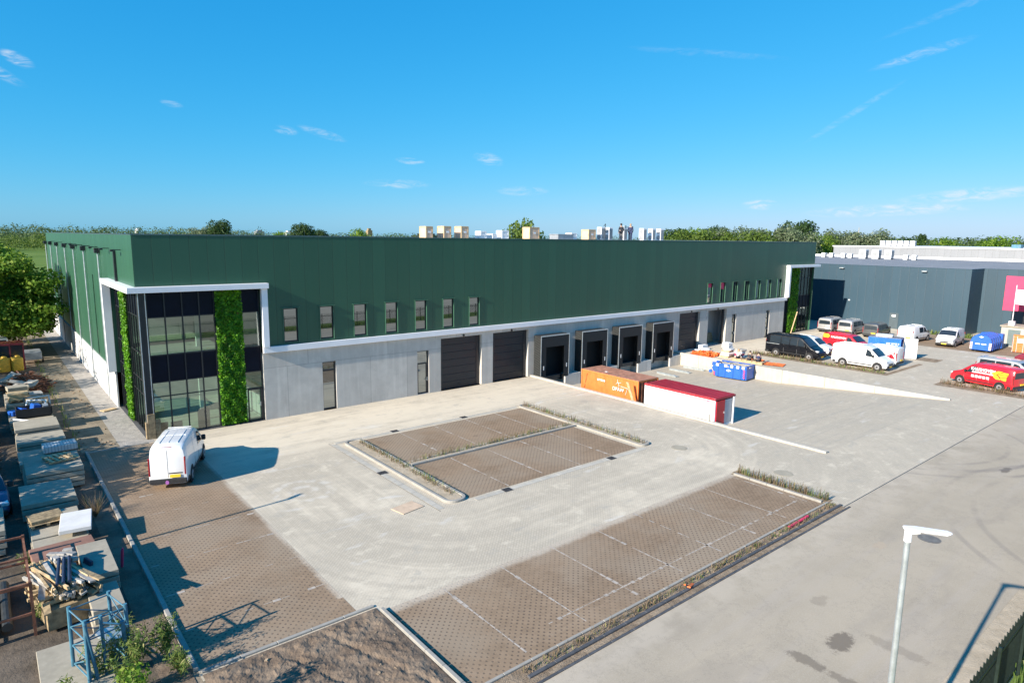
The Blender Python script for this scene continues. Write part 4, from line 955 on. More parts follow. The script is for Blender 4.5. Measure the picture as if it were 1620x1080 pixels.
# material heap beside the wall
b = MB(); b.cbox((54.9,-.9,.3),(1.1,.5,.6)); tag(b.build('foam_block','white_paint',bevel=.02),'white block on the paving beside the open roller door','block')
b = MB(); [b.cbox((53.6+random.uniform(-.6,.7),-1.6+random.uniform(-.4,.4),.16+.1*k),(.9,.7,.1),random.uniform(0,3)) for k in range(3)]; tag(b.build('insulation_boards','white_frame',bevel=.015),'loose stack of pale boards between white block and orange heap','boards')
P_ = rng.uniform(-1,1,(520,3))*np.array([1.0,1.3,.25]); P_[:,2] = np.abs(P_[:,2])*(1-.5*np.hypot(P_[:,0],P_[:,1]/1.3))+.03
o = quadmesh('plastic_heap', leaves(P_,.42,.8,1.1), 'orange_plastic'); o.location = (52.5,-2.9,0); tag(o,'crumpled heap of orange plastic sheeting at the wall end','plastic sheet')
t = thing('pallet_stack','tall untidy stack of white packets on a pallet next to the seated people','stack',(53.4,-4.9,0))
b = MB(); [b.box(-.6,-.5+k*.2,.1,.6,-.36+k*.2,.13) for k in range(6)]; [b.box(-.6+k*.55,-.5,0,-.5+k*.55,.65,.099) for k in range(3)]; b.build('pallet','wood_pale',t)
for k in range(7):
    b = MB(); b.cbox((random.uniform(-.08,.08),random.uniform(-.1,.1),.23+k*.2),(1.15-.05*k,1.0-.04*k,.185),random.uniform(-.15,.15)); b.build('packet','white_bag' if k != 2 else 'cardboard',t,bevel=.05)
t2 = thing('pallet_stack','low stack of white and red packets close to the seated people','stack',(54.1,-6.0,0))
for k in range(4):
    b = MB(); b.cbox((random.uniform(-.1,.1),random.uniform(-.1,.1),.12+k*.23),(.9,.8,.21),random.uniform(-.3,.3)); b.build('packet',('white_bag','sign_red','white_bag','wood_grey')[k],t2,bevel=.05)
def tarp(loc, sx, sy, label, m):
    b = MB(); n = 10; vs = [((i/n-.5)*sx,(j/n-.5)*sy,.03+.09*abs(math.sin(i*1.9+j*1.3))*random.uniform(.3,1)) for i in range(n+1) for j in range(n+1)]
    b.add(vs,[(i*(n+1)+j,(i+1)*(n+1)+j,(i+1)*(n+1)+j+1,i*(n+1)+j+1) for i in range(n) for j in range(n)])
    o = b.build('tarpaulin',m,None,recalc=False); o.location = loc; o.rotation_euler.z = .3; return tag(o,label,'tarpaulin')
tarp((53.2,-10.2,.01),1.6,2.0,'flat orange tarpaulin on the paving right of the seated people','orange_plastic')
tarp((53.4,-7.3,.01),1.4,3.0,'reddish orange tarpaulin spread under the seated people','orange_plastic')
# waste compactor, orange box, hut, sign
t = thing('waste_compactor','blue waste compactor with domed end and warning stripes by the hut','waste compactor',(81.9,-20.3,0))
t.scale = (.74,.92,.92)
pts = [(-1.05,.25),(1.05,.25),(1.15,1.15),(.95,1.75),(.55,2.1),(0,2.2),(-.55,2.1),(-.95,1.75),(-1.15,1.15)]
b = MB(); b.prism(pts,-2.9,2.2,0); b.build('body','blue_bin',t,bevel=.05)
b = MB(); b.box(2.21,-1.15,.2,3.3,1.15,2.0); b.build('hopper','blue_bin',t,bevel=.04)
b = MB(); [b.prism([(p*1.03,.2+(q-.2)*1.02) for p,q in pts],x,x+.12,0) for x in (-2.0,-1.0,.0,1.0)]; b.build('rib','blue_bin',t)
b = MB(); [b.box(-2.5,y-.09,0,3.0,y+.09,.22) for y in (-.6,.6)]; b.build('skid','charcoal_steel',t)
b = MB(); [b.cbox((-2.915,s*.98,.5+k*.2),(.02,.22,.1),0,0,R(35)) for s in (1,-1) for k in range(4)]; b.build('warning_stripe','sign_red',t)
b = MB(); [b.cbox((-2.912,s*.98,.78),(.014,.24,.84)) for s in (1,-1)]; b.cbox((-2.915,-.32,1.02),(.02,.5,.12)); b.cbox((-2.915,.32,1.02),(.02,.5,.12)); b.prism([(-.25,1.88),(0,1.78),(.25,1.88),(0,2.0)],-2.93,-2.9,0); b.build('marking','white_paint',t)
t = thing('waste_bin','orange upright waste bin with white label beside the blue compactor','waste bin',(83.5,-23.35,0))
b = MB(); b.prism([(-.8,.1),(.8,.1),(.8,1.75),(-.6,2.05),(-.8,1.8)],-.85,.85,1); b.build('body','orange_plastic',t,bevel=.04)
b = MB(); b.cbox((-.812,.1,1.4),(.012,.7,.45)); b.build('label','white_paint',t)
b = MB(); [b.box(-.83,y,.1,-.802,y+.05,1.9) for y in (-.75,-.2,.4,.75)]; [b.tube((x,-.9,.08),(x,.9,.08),.08,8) for x in (-.5,.5)]; b.build('rail','zinc',t)
t = thing('utility_hut','low pale concrete utility hut with grey green door below the red sign','hut',(88.9,-22.2,0))
b = MB(); b.box(-1.4,-3.6,0,1.4,2.0,2.35); b.build('wall','pale_concrete',t)
b = MB(); b.box(-1.55,-3.75,2.35,1.55,2.15,2.5); b.build('roof','slab_concrete',t,bevel=.02)
b = MB(); b.box(-1.43,.1,.1,-1.405,1.3,2.05); b.build('door','door_green',t)
t = thing('billboard','large pinkish red billboard with white emblem standing behind the pale hut','sign',(91.6,-22.6,0))
b = MB(); b.box(-.1,-3.2,3.95,.1,3.5,8.2); b.build('panel','sign_red',t,bevel=.02)
b = MB(); b.tube((.2,1.3,0),(.2,1.3,4.0),.09,10); b.tube((.2,-2.3,0),(.2,-2.3,4.0),.09,10); b.build('post','dark_frame',t)
t = thing('flagpole','white flagpole with white and red flag in front of the red billboard','flagpole',(88.2,-21.0,2.5))
b = MB(); b.tube((0,0,.05),(0,0,4.8),.055,8,.035); b.build('pole','white_paint',t)
b = MB(); b.box(-.3,-.3,0,.3,.3,.5); b.build('pole_base','white_paint',t,bevel=.02)
b = MB(); n = 10; vs = [(.12*math.sin(i*.9),-.04-i*.25,2.55+1.75*j-.02*i) for i in range(n+1) for j in (0,1)]; b.add(vs,[(2*i,2*i+2,2*i+3,2*i+1) for i in range(n)]); b.build('flag','white_frame',t,recalc=False)
b = MB(); b.prism([(-.75,3.75),(-1.15,3.95),(-1.7,3.5),(-2.2,3.75),(-2.2,3.4),(-1.7,3.15),(-1.25,3.5),(-.95,3.55)],-.16,-.14,0); b.build('flag_emblem','sign_red',t)

# ---------------------------------------------------------------- people
def skin(name, J, E, m, parent, sub=1):
    me = bpy.data.meshes.new(name); keys = list(J); me.from_pydata([J[k][:3] for k in keys],[(keys.index(a),keys.index(b)) for a,b in E],[])
    o = bpy.data.objects.new(name, me); COL.objects.link(o); md = o.modifiers.new('s','SKIN'); 
    for i,k in enumerate(keys):
        r = J[k][3]; me.skin_vertices[0].data[i].radius = (r,r) if not isinstance(r,tuple) else r; me.skin_vertices[0].data[i].use_root = (i == 0)
    o.modifiers.new('u','SUBSURF').levels = sub; o.modifiers['u'].render_levels = sub
    dg = bpy.context.evaluated_depsgraph_get(); new = bpy.data.meshes.new_from_object(o.evaluated_get(dg)); bpy.data.objects.remove(o)
    new.shade_smooth(); new.materials.clear(); new.materials.append(MATS[m]); q = bpy.data.objects.new(name, new); COL.objects.link(q); q.parent = parent; return q
def person(label, loc, rz, top, legs, hair, pose, group=None):
    "local +x is the way the person faces"
    t = thing('person', label, 'person', loc, rz, group)
    hip, J = (.92 if pose == 'stand' else .16), {}
    z = hip; lean = .03 if pose == 'stand' else .12
    J['pelvis'] = (0,0,z,.13); J['waist'] = (lean*.3,0,z+.17,.12); J['chest'] = (lean*.7,0,z+.38,.145); J['neck'] = (lean*.9,0,z+.55,.055); J['head'] = (lean+.02,0,z+.68,.085); J['crown'] = (lean+.01,0,z+.76,.075)
    for s,q in ((1,'l'),(-1,'r')):
        J['sh'+q] = (lean*.8,s*.19,z+.46,.062)
        if pose == 'stand': el, wr = (-.02,s*.25,z+.2), (.12,s*.2,z-.02)
        else: el, wr = (.12,s*.24,z+.22), (.34,s*.13,z+.17)
        J['el'+q] = (*el,.045); J['wr'+q] = (*wr,.03)
        d = Vector(wr)-Vector(el); d.normalize(); p = Vector(wr)+d*.08; J['pa'+q] = (*p,.034)
        for f,(oy,ln) in enumerate(((-.03,.075),(-.01,.09),(.01,.085),(.03,.07))):
            e = p+d*ln+Vector((.0,oy,-.02)); J['f%d'%f+q] = (*e,.011)
        e = Vector(wr)+d*.06+Vector((.03,-s*.055,.02)); J['th'+q] = (*e,.013)
        J['hp'+q] = (0,s*.1,z-.02,.1)
        if pose == 'stand': kn, an, to = (.02,s*.11,.5),(-.02,s*.12,.09),(.15,s*.14,.04)
        else: kn, an, to = (.42,s*.16,.42),(.5,s*.15,.08),(.68,s*.17,.05)
        J['kn'+q] = (*kn,.065); J['an'+q] = (*an,.045); J['to'+q] = (*to,.04)
    E = [('pelvis','waist'),('waist','chest'),('chest','neck'),('neck','head'),('head','crown')]
    for q in 'lr':
        E += [('chest','sh'+q),('sh'+q,'el'+q),('el'+q,'wr'+q),('wr'+q,'pa'+q),('pelvis','hp'+q),('hp'+q,'kn'+q),('kn'+q,'an'+q),('an'+q,'to'+q),('wr'+q,'th'+q)]+[('pa'+q,'f%d'%f+q) for f in range(4)]
    body = skin('body', J, E, 'skin', t)
    h = J['head']; b = MB(); b.tube((h[0]+.075,0,h[2]+.0),(h[0]+.115,0,h[2]-.02),.016,6,.02); b.build('nose','skin',body,smooth=True)
    b = MB(); [b.tube((h[0]+.07,s*.035,h[2]+.025),(h[0]+.088,s*.035,h[2]+.025),.011,6) for s in (1,-1)]; b.box(h[0]+.07,-.022,h[2]-.05,h[0]+.087,.022,h[2]-.042); b.build('eyes_and_mouth','void_black',body)
    b = MB(); [b.cbox((h[0],s*.088,h[2]),(.04,.02,.06)) for s in (1,-1)]; b.build('ears','skin',body,bevel=.006)
    def grow(ks, es, g, m, nm):
        JJ = {k:(*J[k][:3],J[k][3]+g) for k in ks}; return skin(nm, JJ, [e for e in E if e[0] in JJ and e[1] in JJ], m, t)
    grow(['chest','waist','pelvis','shl','shr','ell','elr','wrl','wrr'],E,.022,top,'jacket')
    grow(['pelvis','hpl','hpr','knl','knr','anl','anr'],E,.018,legs,'trousers')
    JJ = {'c':(h[0]-.02,0,h[2]+.06,.085),'d':(h[0]-.035,0,h[2]+.0,.075),'e':(h[0]-.0,0,h[2]+.1,.06)}; skin('hair', JJ, [('c','d'),('c','e')], hair, t)
    b = MB(); [b.cbox((J['an'+q][0]+.07,J['an'+q][1]*1.08,J['an'+q][2]-.04),(.28,.1,.09),0,0) for q in 'lr']; b.build('shoes','black_rubber',t,bevel=.03)
    return t
person('person in dark clothes standing left of the pair on the green roof edge',(43.2,1.5,11.885),R(65),'cloth_dark','cloth_trouser','hair_dark','stand')
person('person in navy jacket standing right of the pair on the green roof edge',(44.6,1.5,11.885),R(40),'cloth_navy','cloth_navy','hair_fair','stand')
SEAT = [('person in pale grey top sitting with back turned behind the blue skip',-6.75,'cloth_grey'),('person in black top sitting between two others behind the blue skip',-8.05,'cloth_dark'),('person in dark purple top sitting rightmost behind the blue skip',-9.0,'cloth_navy')]
for i,(lab,yy,c) in enumerate(SEAT): person(lab,(52.35,yy,.2),R(-8+12*i),c,'cloth_trouser',('hair_fair','hair_dark','hair_dark')[i],'sit')
b = MB(); [b.box(52.05,-9.6+k*.56,.14,52.75,-9.1+k*.56,.235) for k in range(6)]; [b.box(52.1+k*.5,-9.6,0,52.2+k*.5,-6.3,.139) for k in range(2)]; tag(b.build('pallet_row','wood_pale'),'low row of timber pallets the three people sit on','pallet')

# ---------------------------------------------------------------- on the roofs
def crate(x, y, w, d, h, label, m='crate_wood', z=11.885):
    t = thing('crate',label,'crate',(x,y,z),0,'crates on the green roof')
    b = MB(); b.box(-w/2,-d/2,.1,w/2,d/2,h); b.build('box',m,t,bevel=.01)
    b = MB()
    for zz in (.1,h-.1): b.box(-w/2-.02,-d/2-.02,zz,w/2+.02,d/2+.02,zz+.08)
    for x_ in (-w/2-.022,w/2-.06): 
        for y_ in (-d/2-.022,d/2-.06): b.box(x_,y_,.181,x_+.082,y_+.082,h-.101)
    b.build('batten','wood_pale' if m == 'crate_wood' else m,t)
    b = MB(); [b.box(x_,-d/2,0,x_+.1,d/2,.1) for x_ in (-w/2,-.05,w/2-.1)]; b.build('skid','wood_pale',t)
    b = MB(); b.box(-.14,-d/2-.032,h*.5,.14,-d/2-.024,h*.5+.16); b.build('label','white_paint',t)
for x,w,h,lab,m in ((21.6,.62,1.05,'wooden crate leftmost on the green roof edge','crate_wood'),(23.35,.68,1.1,'wooden crate second from left on the green roof edge','crate_wood'),(25.1,.72,1.12,'wooden crate third from left on the green roof edge','crate_wood'),
    (32.9,1.15,1.2,'long wooden crate right of the low tree behind the roof','crate_wood'),(40.5,.95,1.12,'wooden crate just left of the white roof units','crate_wood')):
    crate(x,3.4,w,1.0,h,lab,m)
for x,w,h,lab in ((27.3,.6,.75,'small white box right of the three wooden crates'),(28.5,.45,.55,'tiny white box alone on the green roof edge'),(29.7,.75,.85,'white box on pallet left of the long crate'),(38.3,.7,.75,'white box behind the low grey roof hatch')):
    crate(x,3.6,w,.8,h,lab,'white_paint')
b = MB(); b.box(-1.0,-.6,0,1.0,.6,.55); b.box(-1.05,-.65,.55,1.05,.65,.62); o = b.build('roof_hatch','grey_steel'); o.location = (36.8,3.4,11.882); tag(o,'low grey roof hatch right of the long wooden crate','hatch')
def unit(x, y, z, w, d, h, label, fans=1, group='white units on the green roof', leg=.1):
    t = thing('air_conditioner',label,'air conditioner',(x,y,z),0,group)
    b = MB(); b.box(-w/2,-d/2,leg,w/2,d/2,h); b.build('casing','white_frame',t,bevel=.02)
    b = MB(); [b.tube((-w/2-.015,0,leg+(h-leg)*(k+.5)/fans),(-w/2+.02,0,leg+(h-leg)*(k+.5)/fans),min(d,(h-leg)/fans)*.4,16) for k in range(fans)]; b.box(-w*.4,-d/2-.012,leg+.1,w*.4,-d/2+.01,h-.15); b.build('fan_grille',mat('grille_grey',(.3,.31,.32),.6,.2,.1,6),t)
    b = MB(); [b.box(x_,-d/2,0,x_+.08,d/2,leg) for x_ in (-w/2+.05,w/2-.13)]; b.build('foot','grey_steel',t)
    return t
for i,x in enumerate((42.2,43.35,45.6,48.4,49.9,51.3)):
    unit(x,3.3 if i < 3 else 3.0,11.885,.55,.62,1.38,('tall white roof unit directly right of the wooden crate','tall white roof unit left behind the standing pair','tall white roof unit right behind the standing pair','tall white roof unit leftmost of the three right of the people','tall white roof unit in the middle right of the people','tall white roof unit rightmost near the end of the row')[i],2)
b = MB(); b.tube((42.4,2.9,11.89),(42.4,2.9,13.6),.03,6); b.tube((42.4,2.9,13.6),(42.15,2.9,13.35),.03,6); b.box(42.25,2.7,11.885,42.55,3.1,11.95); tag(b.build('vent_pipe','dark_frame'),'thin dark vent pipe with bent top among the white roof units','pipe')
t = thing('hoist','dark roof hoist with slanting arm beside the standing pair','hoist',(45.6,2.4,11.885))
b = MB(); b.tube((0,0,0),(.25,0,1.45),.035,6); b.tube((-.8,0,1.4),(.45,0,1.5),.035,6); b.tube((.5,.3,0),(.25,0,1.45),.03,6); b.build('arm','dark_frame',t); b = MB(); b.box(-1.0,-.1,1.3,-.7,.1,1.6); b.build('winch','zinc',t)
for i,(x,y) in enumerate(((135.6,16.0),(136.1,13.7),(136.4,11.4))): unit(x,y,8.7,1.5,1.3,1.9,'big white cooling unit %s on the slate grey roof' % ('leftmost of three','in the middle of three','rightmost of three')[i],1,'big cooling units on the slate grey roof',.25)
for i,(x,y) in enumerate(((135.4,7.9),(135.2,6.3),(136.5,24.6),(137,23.2),(136,20.2),(136,18.8))): unit(x,y,8.7,.9,.8,1.0,'small white cooling unit %s' % ('right of the three big roof units','farthest right before the pale hall','farthest left on the slate roof by the green corner','next to the leftmost small unit on the slate roof','left of the three big roof units','nearest the left big roof unit')[i],1,'small cooling units on the slate grey roof',.2)
for i in range(6): unit(160,21.8-1.28*i,11.26,1.05,1.0,1.25,'white rooftop cooler on the pale hall, %s from the left' % ('first','second','third','fourth','fifth','sixth')[i],1,'row of coolers on the pale hall',.15)
b = MB(); b.box(158,-5.2,11.26,160,-3.6,12.0); tag(b.build('air_conditioner','blue_steel',bevel=.03),'small bluish cooler alone on the pale hall roof to the right','air conditioner')

# ---------------------------------------------------------------- lamps, fence, drains
def lamp(loc, h, rz, label):
    t = thing('street_lamp', label, 'street lamp', loc, rz)
    b = MB(); b.tube((0,0,0),(0,0,h-.12),.07,14,.056); b.build('pole','zinc',t,smooth=True)
    b = MB(); b.tube((0,0,h-.28),(0,0,h-.02),.07,14); b.tube((.02,0,h-.07),(.2,0,h-.03),.06,10); b.build('bracket','white_frame',t,bevel=.01)
    b = MB(); b.prism([(-.1,-.07),(.12,-.12),(.68,-.09),(.76,0),(.68,.09),(.12,.12),(-.1,.07)],h-.02,h+.028); hd = b.build('lamp_head','white_frame',t,bevel=.02)
    b = MB(); b.prism([(.25,-.08),(.66,-.07),(.66,.07),(.25,.08)],h-.03,h-.021); b.build('lens','headlight',hd)
    return t
lamp((7.05,-37.9,0),6.5,R(-58),'tall grey street lamp with flat white head standing by the road')
lamp((-10.3,-14.72,0),6.5,R(20),'grey street lamp in the storage yard, its shadow on the bays')
t = thing('fence','dark green pointed bar fence along the road verge','fence',(0,-38.5,0))
b = MB(); x = -20
while x < 60: b.box(x,-.012,.06,x+.025,.012,1.9+.08*(int(x*8)%2)); x += .125
b.build('bars','dark_green_fence',t,recalc=False)
b = MB(); b.box(-20,-.03,.25,60,-.013,.31); b.box(-20,-.03,1.6,60,-.013,1.66); b.build('rail','dark_green_fence',t)
for k in range(33):
    b = MB(); b.box(-20+2.5*k-.03,-.1,0,-20+2.5*k+.03,-.031,1.95); b.build('post','dark_green_fence',t)
GR = [(8.41,-13.35,'black drain grate in the gutter left of the island'),(12.5,-7.3,'black drain grate on the island edge towards the grey door'),(17.8,-7.3,'black drain grate on the far island edge nearest the dock'),(12.1,-19.05,'black drain grate below the lower island bay on the left'),(19.6,-19.05,'black drain grate below the lower island bay on the right'),(60.5,-12.9,'small drain grate on the road before the white high van')]
for x,y,l in GR:
    t = thing('drain_grate',l,'drain',(x,y,.013),0,'drain grates in the paving'); b = MB(); b.box(-.24,-.2,0,.24,.2,.012); b.build('frame','wet_plate',t); b = MB(); [b.box(-.2+k*.09,-.16,.0121,-.15+k*.09,.16,.018) for k in range(5)]; b.build('bars','void_black',t)
for x,y,s,l,m in ((24.2,-20.25,.4,'round manhole cover in the paving right of the island','slab_concrete'),(25.1,-26.2,.42,'round manhole cover in the paving beyond the weedy bay end','slab_concrete'),(22.66,-33.84,.36,'round dark manhole cover in the road behind the lamp head','iron_cover')):
    b = MB(); b.tube((x,y,.0),(x,y,.014),s,20); b.tube((x,y,.0),(x,y,.009),s*1.18,20); tag(b.build('manhole_cover',m),l,'manhole')
b = MB(); b.cbox((7.22,-17.95,.02),(1.2,.85,.025),R(10)); tag(b.build('plywood_sheet','plywood'),'square sheet of plywood lying on the paving near the island','board')
b = MB(); b.cbox((11.6,-29.98,.1),(.5,.12,.05),.3,.2); b.cbox((11.4,-29.85,.14),(.2,.06,.05),.9,.5); tag(b.build('litter','orange_plastic',bevel=.01),'crumpled orange plastic scrap on the dark road kerb','litter')
b = MB(); b.tube((18.9,-29.75,.07),(20.6,-29.72,.1),.06,8); tag(b.build('plastic_pipe','sign_red'),'red plastic tube lying in the weedy strip by the road','pipe')
b = MB(); b.box(.52,-.02,0,.8,.06,1.15); b.box(.12,-.05,0,.5,.06,1.5); b.box(.02,-.02,0,.09,.3,1.0); o = b.build('corner_guard','wood_old'); o.location = (0,0,0); tag(o,'weathered timber boards guarding the foot of the glazed corner','board')
b = MB(); b.cbox((-.75,8.8,.06),(.9,.5,.05),.4); tag(b.build('cardboard_sheet','wood_pale'),'pale sheet lying on gravel at the side glazing','board')
b = MB(); b.cbox((75.3,-.75,1.5),(.07,.12,3.1),0,R(10),R(8)); tag(b.build('plank','wood_pale'),'long pale plank leaning on the far green plant wall','plank')
b = MB(); b.cbox((59.4,1.6,.7),(1.9,.06,1.1),0,0,R(-14)); tag(b.build('wooden_panel','wood_old'),'brown wooden panel leaning inside the open roller door','panel')

# ---------------------------------------------------------------- storage yard at the left
NM = {1:['single'],2:['upper','lower'],3:['topmost','middle','lowest'],4:['topmost','second','third','lowest'],5:['topmost','second','third','fourth','lowest']}
def slabs(x0, x1, y0, y1, tops, desc, m='slab_concrete', th=.2, z0=.1, gap=.05):
    n = tops
    for k in range(n):
        j = lambda s=.06: random.uniform(-s,s); z = z0+k*(th+gap)
        t = MB(); t.box(x0+j(),y0+j(.04),z,x1+j(),y1+j(.04),z+th); o = t.build('concrete_slab',m,None,bevel=.012)
        tag(o,'%s concrete slab of the stack %s' % (NM[n][n-1-k],desc),'slab','concrete slabs stacked in the storage yard')
        g = MB(); [g.box(xx,y0+.1,z-gap+.002,xx+.08,y1-.1,z-.002) for xx in (x0+.3,x1-.4)]; q = g.build('spacer','wood_grey',o)
slabs(-6.2,-4.1,13.0,14.6,3,'farthest back beside the scrap heap'); slabs(-6.2,-4.15,10.6,12.6,3,'behind the black crate'); slabs(-6.15,-4.1,8.2,10.1,2,'carrying window frames')
slabs(-6.2,-4.0,5.6,7.8,3,'under the black crate'); slabs(-6.0,-3.95,2.6,4.7,4,'in front of the black crate'); slabs(-6.05,-3.9,.4,2.3,3,'left of the gravel corner')
slabs(-6.1,-3.9,-2.7,-.2,2,'under the white panel pack'); slabs(-6.0,-3.75,-6.2,-3.4,4,'under the broken pallet'); slabs(-6.3,-4.35,-9.6,-6.9,3,'beside the white hatchback')
slabs(-6.2,-4.4,-12.9,-10.2,2,'beyond the white slab'); slabs(-6.2,-4.4,-14.9,-13.1,2,'behind the brown steel box'); slabs(-5.0,-4.1,-18.4,-15.6,4,'right of the timber heap',th=.19)
slabs(-5.05,-4.25,-20.4,-18.7,3,'dark in the shade beyond the blue frame')
slabs(-6.5,-4.9,-24.4,-20.6,1,'lying flat before the blue frame',z0=.03)
slabs(-9.6,-7.1,14,17,3,'far left against the rust pile'); slabs(-9.6,-7.0,9,12.5,3,'far left beside the gap'); slabs(-9.6,-7.0,3.5,7.5,4,'far left at the frame edge'); slabs(-9.6,-6.95,-12.6,-9.9,4,'lit at the left edge before the hatchback')
slabs(-9.6,-7.0,-3.0,-.6,2,'far left behind the hatchback')
def pallet_load(x, y, z, label, m, n):
    t = thing('pallet',label,'pallet',(x,y,z),R(random.uniform(-6,6)),'loaded pallets in the storage yard')
    b = MB(); [b.cbox((0,-.42+k*.21,.11),(1.2,.12,.025)) for k in range(5)]; b.build('deck_board','wood_pale',t); b = MB(); [b.cbox((xx,0,.05),(.1,1.0,.09)) for xx in (-.5,0,.5)]; b.build('bearer','wood_old',t)
    for k in range(n):
        b = MB(); b.cbox((random.uniform(-.05,.05),random.uniform(-.05,.05),.2+k*.155),(1.1,.9,.14),random.uniform(-.08,.08)); b.build('load',m,t,bevel=.015)
pallet_load(-5.5,13.8,.86,'pallet of grey slabs farthest back on the yard stacks','slab_concrete',3); pallet_load(-4.7,11.6,.86,'pallet of grey wooden boards behind the window frames','wood_grey',2); pallet_load(-5.5,11.5,.86,'pallet of pale boards behind the window frames','wood_pale',3)
pallet_load(-5.3,16.4,0,'pallet of stained slabs standing before the rusty heap','slab_concrete',5); pallet_load(-8.2,15.4,.86,'pallet of old timber on the far left slab stack','wood_old',4); pallet_load(-8.0,5.4,1.1,'pallet of grey boards on the left edge slab stack','wood_grey',3); pallet_load(-5.6,-11.5,.62,'pallet of old boards left of the white broken slab','wood_old',1)
b = MB(); b.cbox((-4.72,-12.7,.82),(1.05,1.9,.16),R(-7)); o = b.build('concrete_slab','white_plinth',None,bevel=.015); tag(o,'broken white concrete slab lying crooked on the stack','slab')
t = thing('pallet','broken wooden pallet on the slab stack near the bay corner','pallet',(-4.55,-4.7,1.1),R(12))
b = MB(); [b.cbox((-.5+k*.24,0,.12),(.14,1.1,.03),.15+.04*k,0,.08) for k in range(5)]; b.build('deck_board','wood_pale',t); b = MB(); [b.cbox((0,y,.05),(1.2,.1,.09)) for y in (-.45,0,.45)]; b.build('bearer','wood_old',t)
t = thing('panel_pack','white slatted panel pack on the slabs before the gravel corner','panels',(-4.3,-1.2,.6),R(2))
b = MB(); b.box(-.75,-.5,.05,.75,.5,.36); b.build('pack','white_plinth',t,bevel=.02); b = MB(); [b.box(-.7+k*.14,-.51,.06,-.67+k*.14,.51,.372) for k in range(11)]; b.build('groove','grey_steel',t)
t = thing('steel_box','rust brown flat topped steel box next to the timber heap','box',(-5.35,-15.45,0),R(3))
b = MB(); b.box(-.95,-.6,.78,.95,.65,.98); b.build('lid','rust_brown',t,bevel=.015); b = MB(); b.box(-.9,-.55,.05,.9,.6,.779); b.build('case','wood_old',t,bevel=.01); b = MB(); [b.box(x,-.58,.1,x+.06,-.552,.7) for x in (-.8,-.3,.3,.8)]; b.build('rib','rusty_steel',t)
t = thing('crate','open black crate holding blue and grey things on slabs','crate',(-4.95,6.7,.85),0)
b = MB(); b.box(-.85,-.5,0,.85,.5,.06); b.box(-.85,-.55,.06,.85,-.5,.55); b.box(-.85,.5,.06,.85,.55,.55); b.box(-.9,-.5,.06,-.85,.5,.55); b.box(.85,-.5,.06,.9,.5,.55); b.build('bin','black_rubber',t)
b = MB(); b.cbox((.1,0,.45),(.45,.6,.5),.2,.2); tag(b.build('plastic_drum','blue_bin',bevel=.05),'blue plastic block inside the black crate','drum').location = (-4.95,6.7,.85)
b = MB(); b.cbox((.6,0,.4),(.3,.6,.4)); tag(b.build('grey_case','grey_steel',bevel=.02),'pale grey case inside the black crate','case').location = (-4.95,6.7,.85)
b = MB(); b.tube((-6.0,5.6,1.0),(-5.1,4.5,.98),.06,8); tag(b.build('plastic_pipe','white_paint'),'white plastic pipe slanting over the slab edge','pipe')
b = MB(); b.cbox((-5.9,7.4,.98),(.5,.6,.3),.4); b.cbox((-5.55,7.0,1.08),(.4,.5,.5),.5,.3); tag(b.build('tarpaulin_bundle','blue_bin',bevel=.05),'bundled blue sheet left of the black crate','bundle')
t = thing('window_frame','stacked old window frames leaning on slabs before the scrap','window frames',(-4.75,9.4,.62),0)
for k in range(4):
    b = MB(); y = -.6+k*.35; a = R(-35+9*k)
    for q in ((-.6,0,.6,.08),(-.6,.72,.6,.8),(-.6,.08,-.52,.72),(.52,.08,.6,.72)): b.box(q[0],-.03,q[1],q[2],.03,q[3])
    o = b.build('frame',('white_paint','wood_old','zinc','door_green')[k],t); o.location = (random.uniform(-.3,.3),y,0); o.rotation_euler = (a,0,R(20*k-30))
b = MB(); b.cbox((-5.4,9.4,.75),(.35,.5,.25),.5,.3); tag(b.build('toolbox','orange_plastic',bevel=.03),'small orange box among the old window frames','box')
# scrap heap and timber heap
b = MB()
for k in range(420):
    a = random.uniform(0,6.28); r = math.sqrt(random.random()); x, y = r*1.5*math.cos(a), r*3.6*math.sin(a); z = (1-r)*1.1+.1*random.random()+.05
    L = random.uniform(.3,1.3); th, ph = random.uniform(0,3.14), random.uniform(-.5,.6); d = Vector((math.cos(th)*math.cos(ph),math.sin(th)*math.cos(ph),math.sin(ph)))*L/2
    b.tube(Vector((x,y,z))-d, Vector((x,y,z))+d, random.choice((.02,.03,.05)), 5)
o = b.build('scrap_heap','rusty_steel'); o.location = (-4.75,20.2,0); tag(o,'tangled heap of rusty scrap iron in the storage yard','scrap heap')
b = MB(); [b.cbox((random.uniform(-.9,.9),random.uniform(-2,2),.9+random.uniform(-.3,.2)),(random.uniform(.4,1.0),random.uniform(.3,.8),.06),random.uniform(0,3),random.uniform(-.5,.5),random.uniform(-.5,.5)) for k in range(16)]; o = b.build('sheet_scrap','wood_grey'); o.location = (-5.3,19.0,0); tag(o,'bent pale metal sheets on the rusty scrap heap','sheet metal')
b = MB()
for k in range(170):
    x, y = random.uniform(-1.4,1.2), random.uniform(-2.4,2.2); z = .12+.75*max(0,1-abs(x)/1.6)*random.uniform(.2,1)
    b.tube((x-.5*random.random(),y-.6,z),(x+.5*random.random(),y+.5,z+random.uniform(-.25,.25)),random.choice((.02,.035)),5)
o = b.build('scrap_heap','rusty_steel'); o.location = (-8.3,.9,0); tag(o,'rusty scrap heap at the left edge behind the hatchback','scrap heap')
t = thing('timber_stack','weathered heap of timber lengths on a wooden crate by the blue frame','timber',(-5.55,-18.0,0),R(8))
b = MB(); b.box(-.78,-1.35,.1,.72,1.3,.75); b.build('crate','wood_old',t)
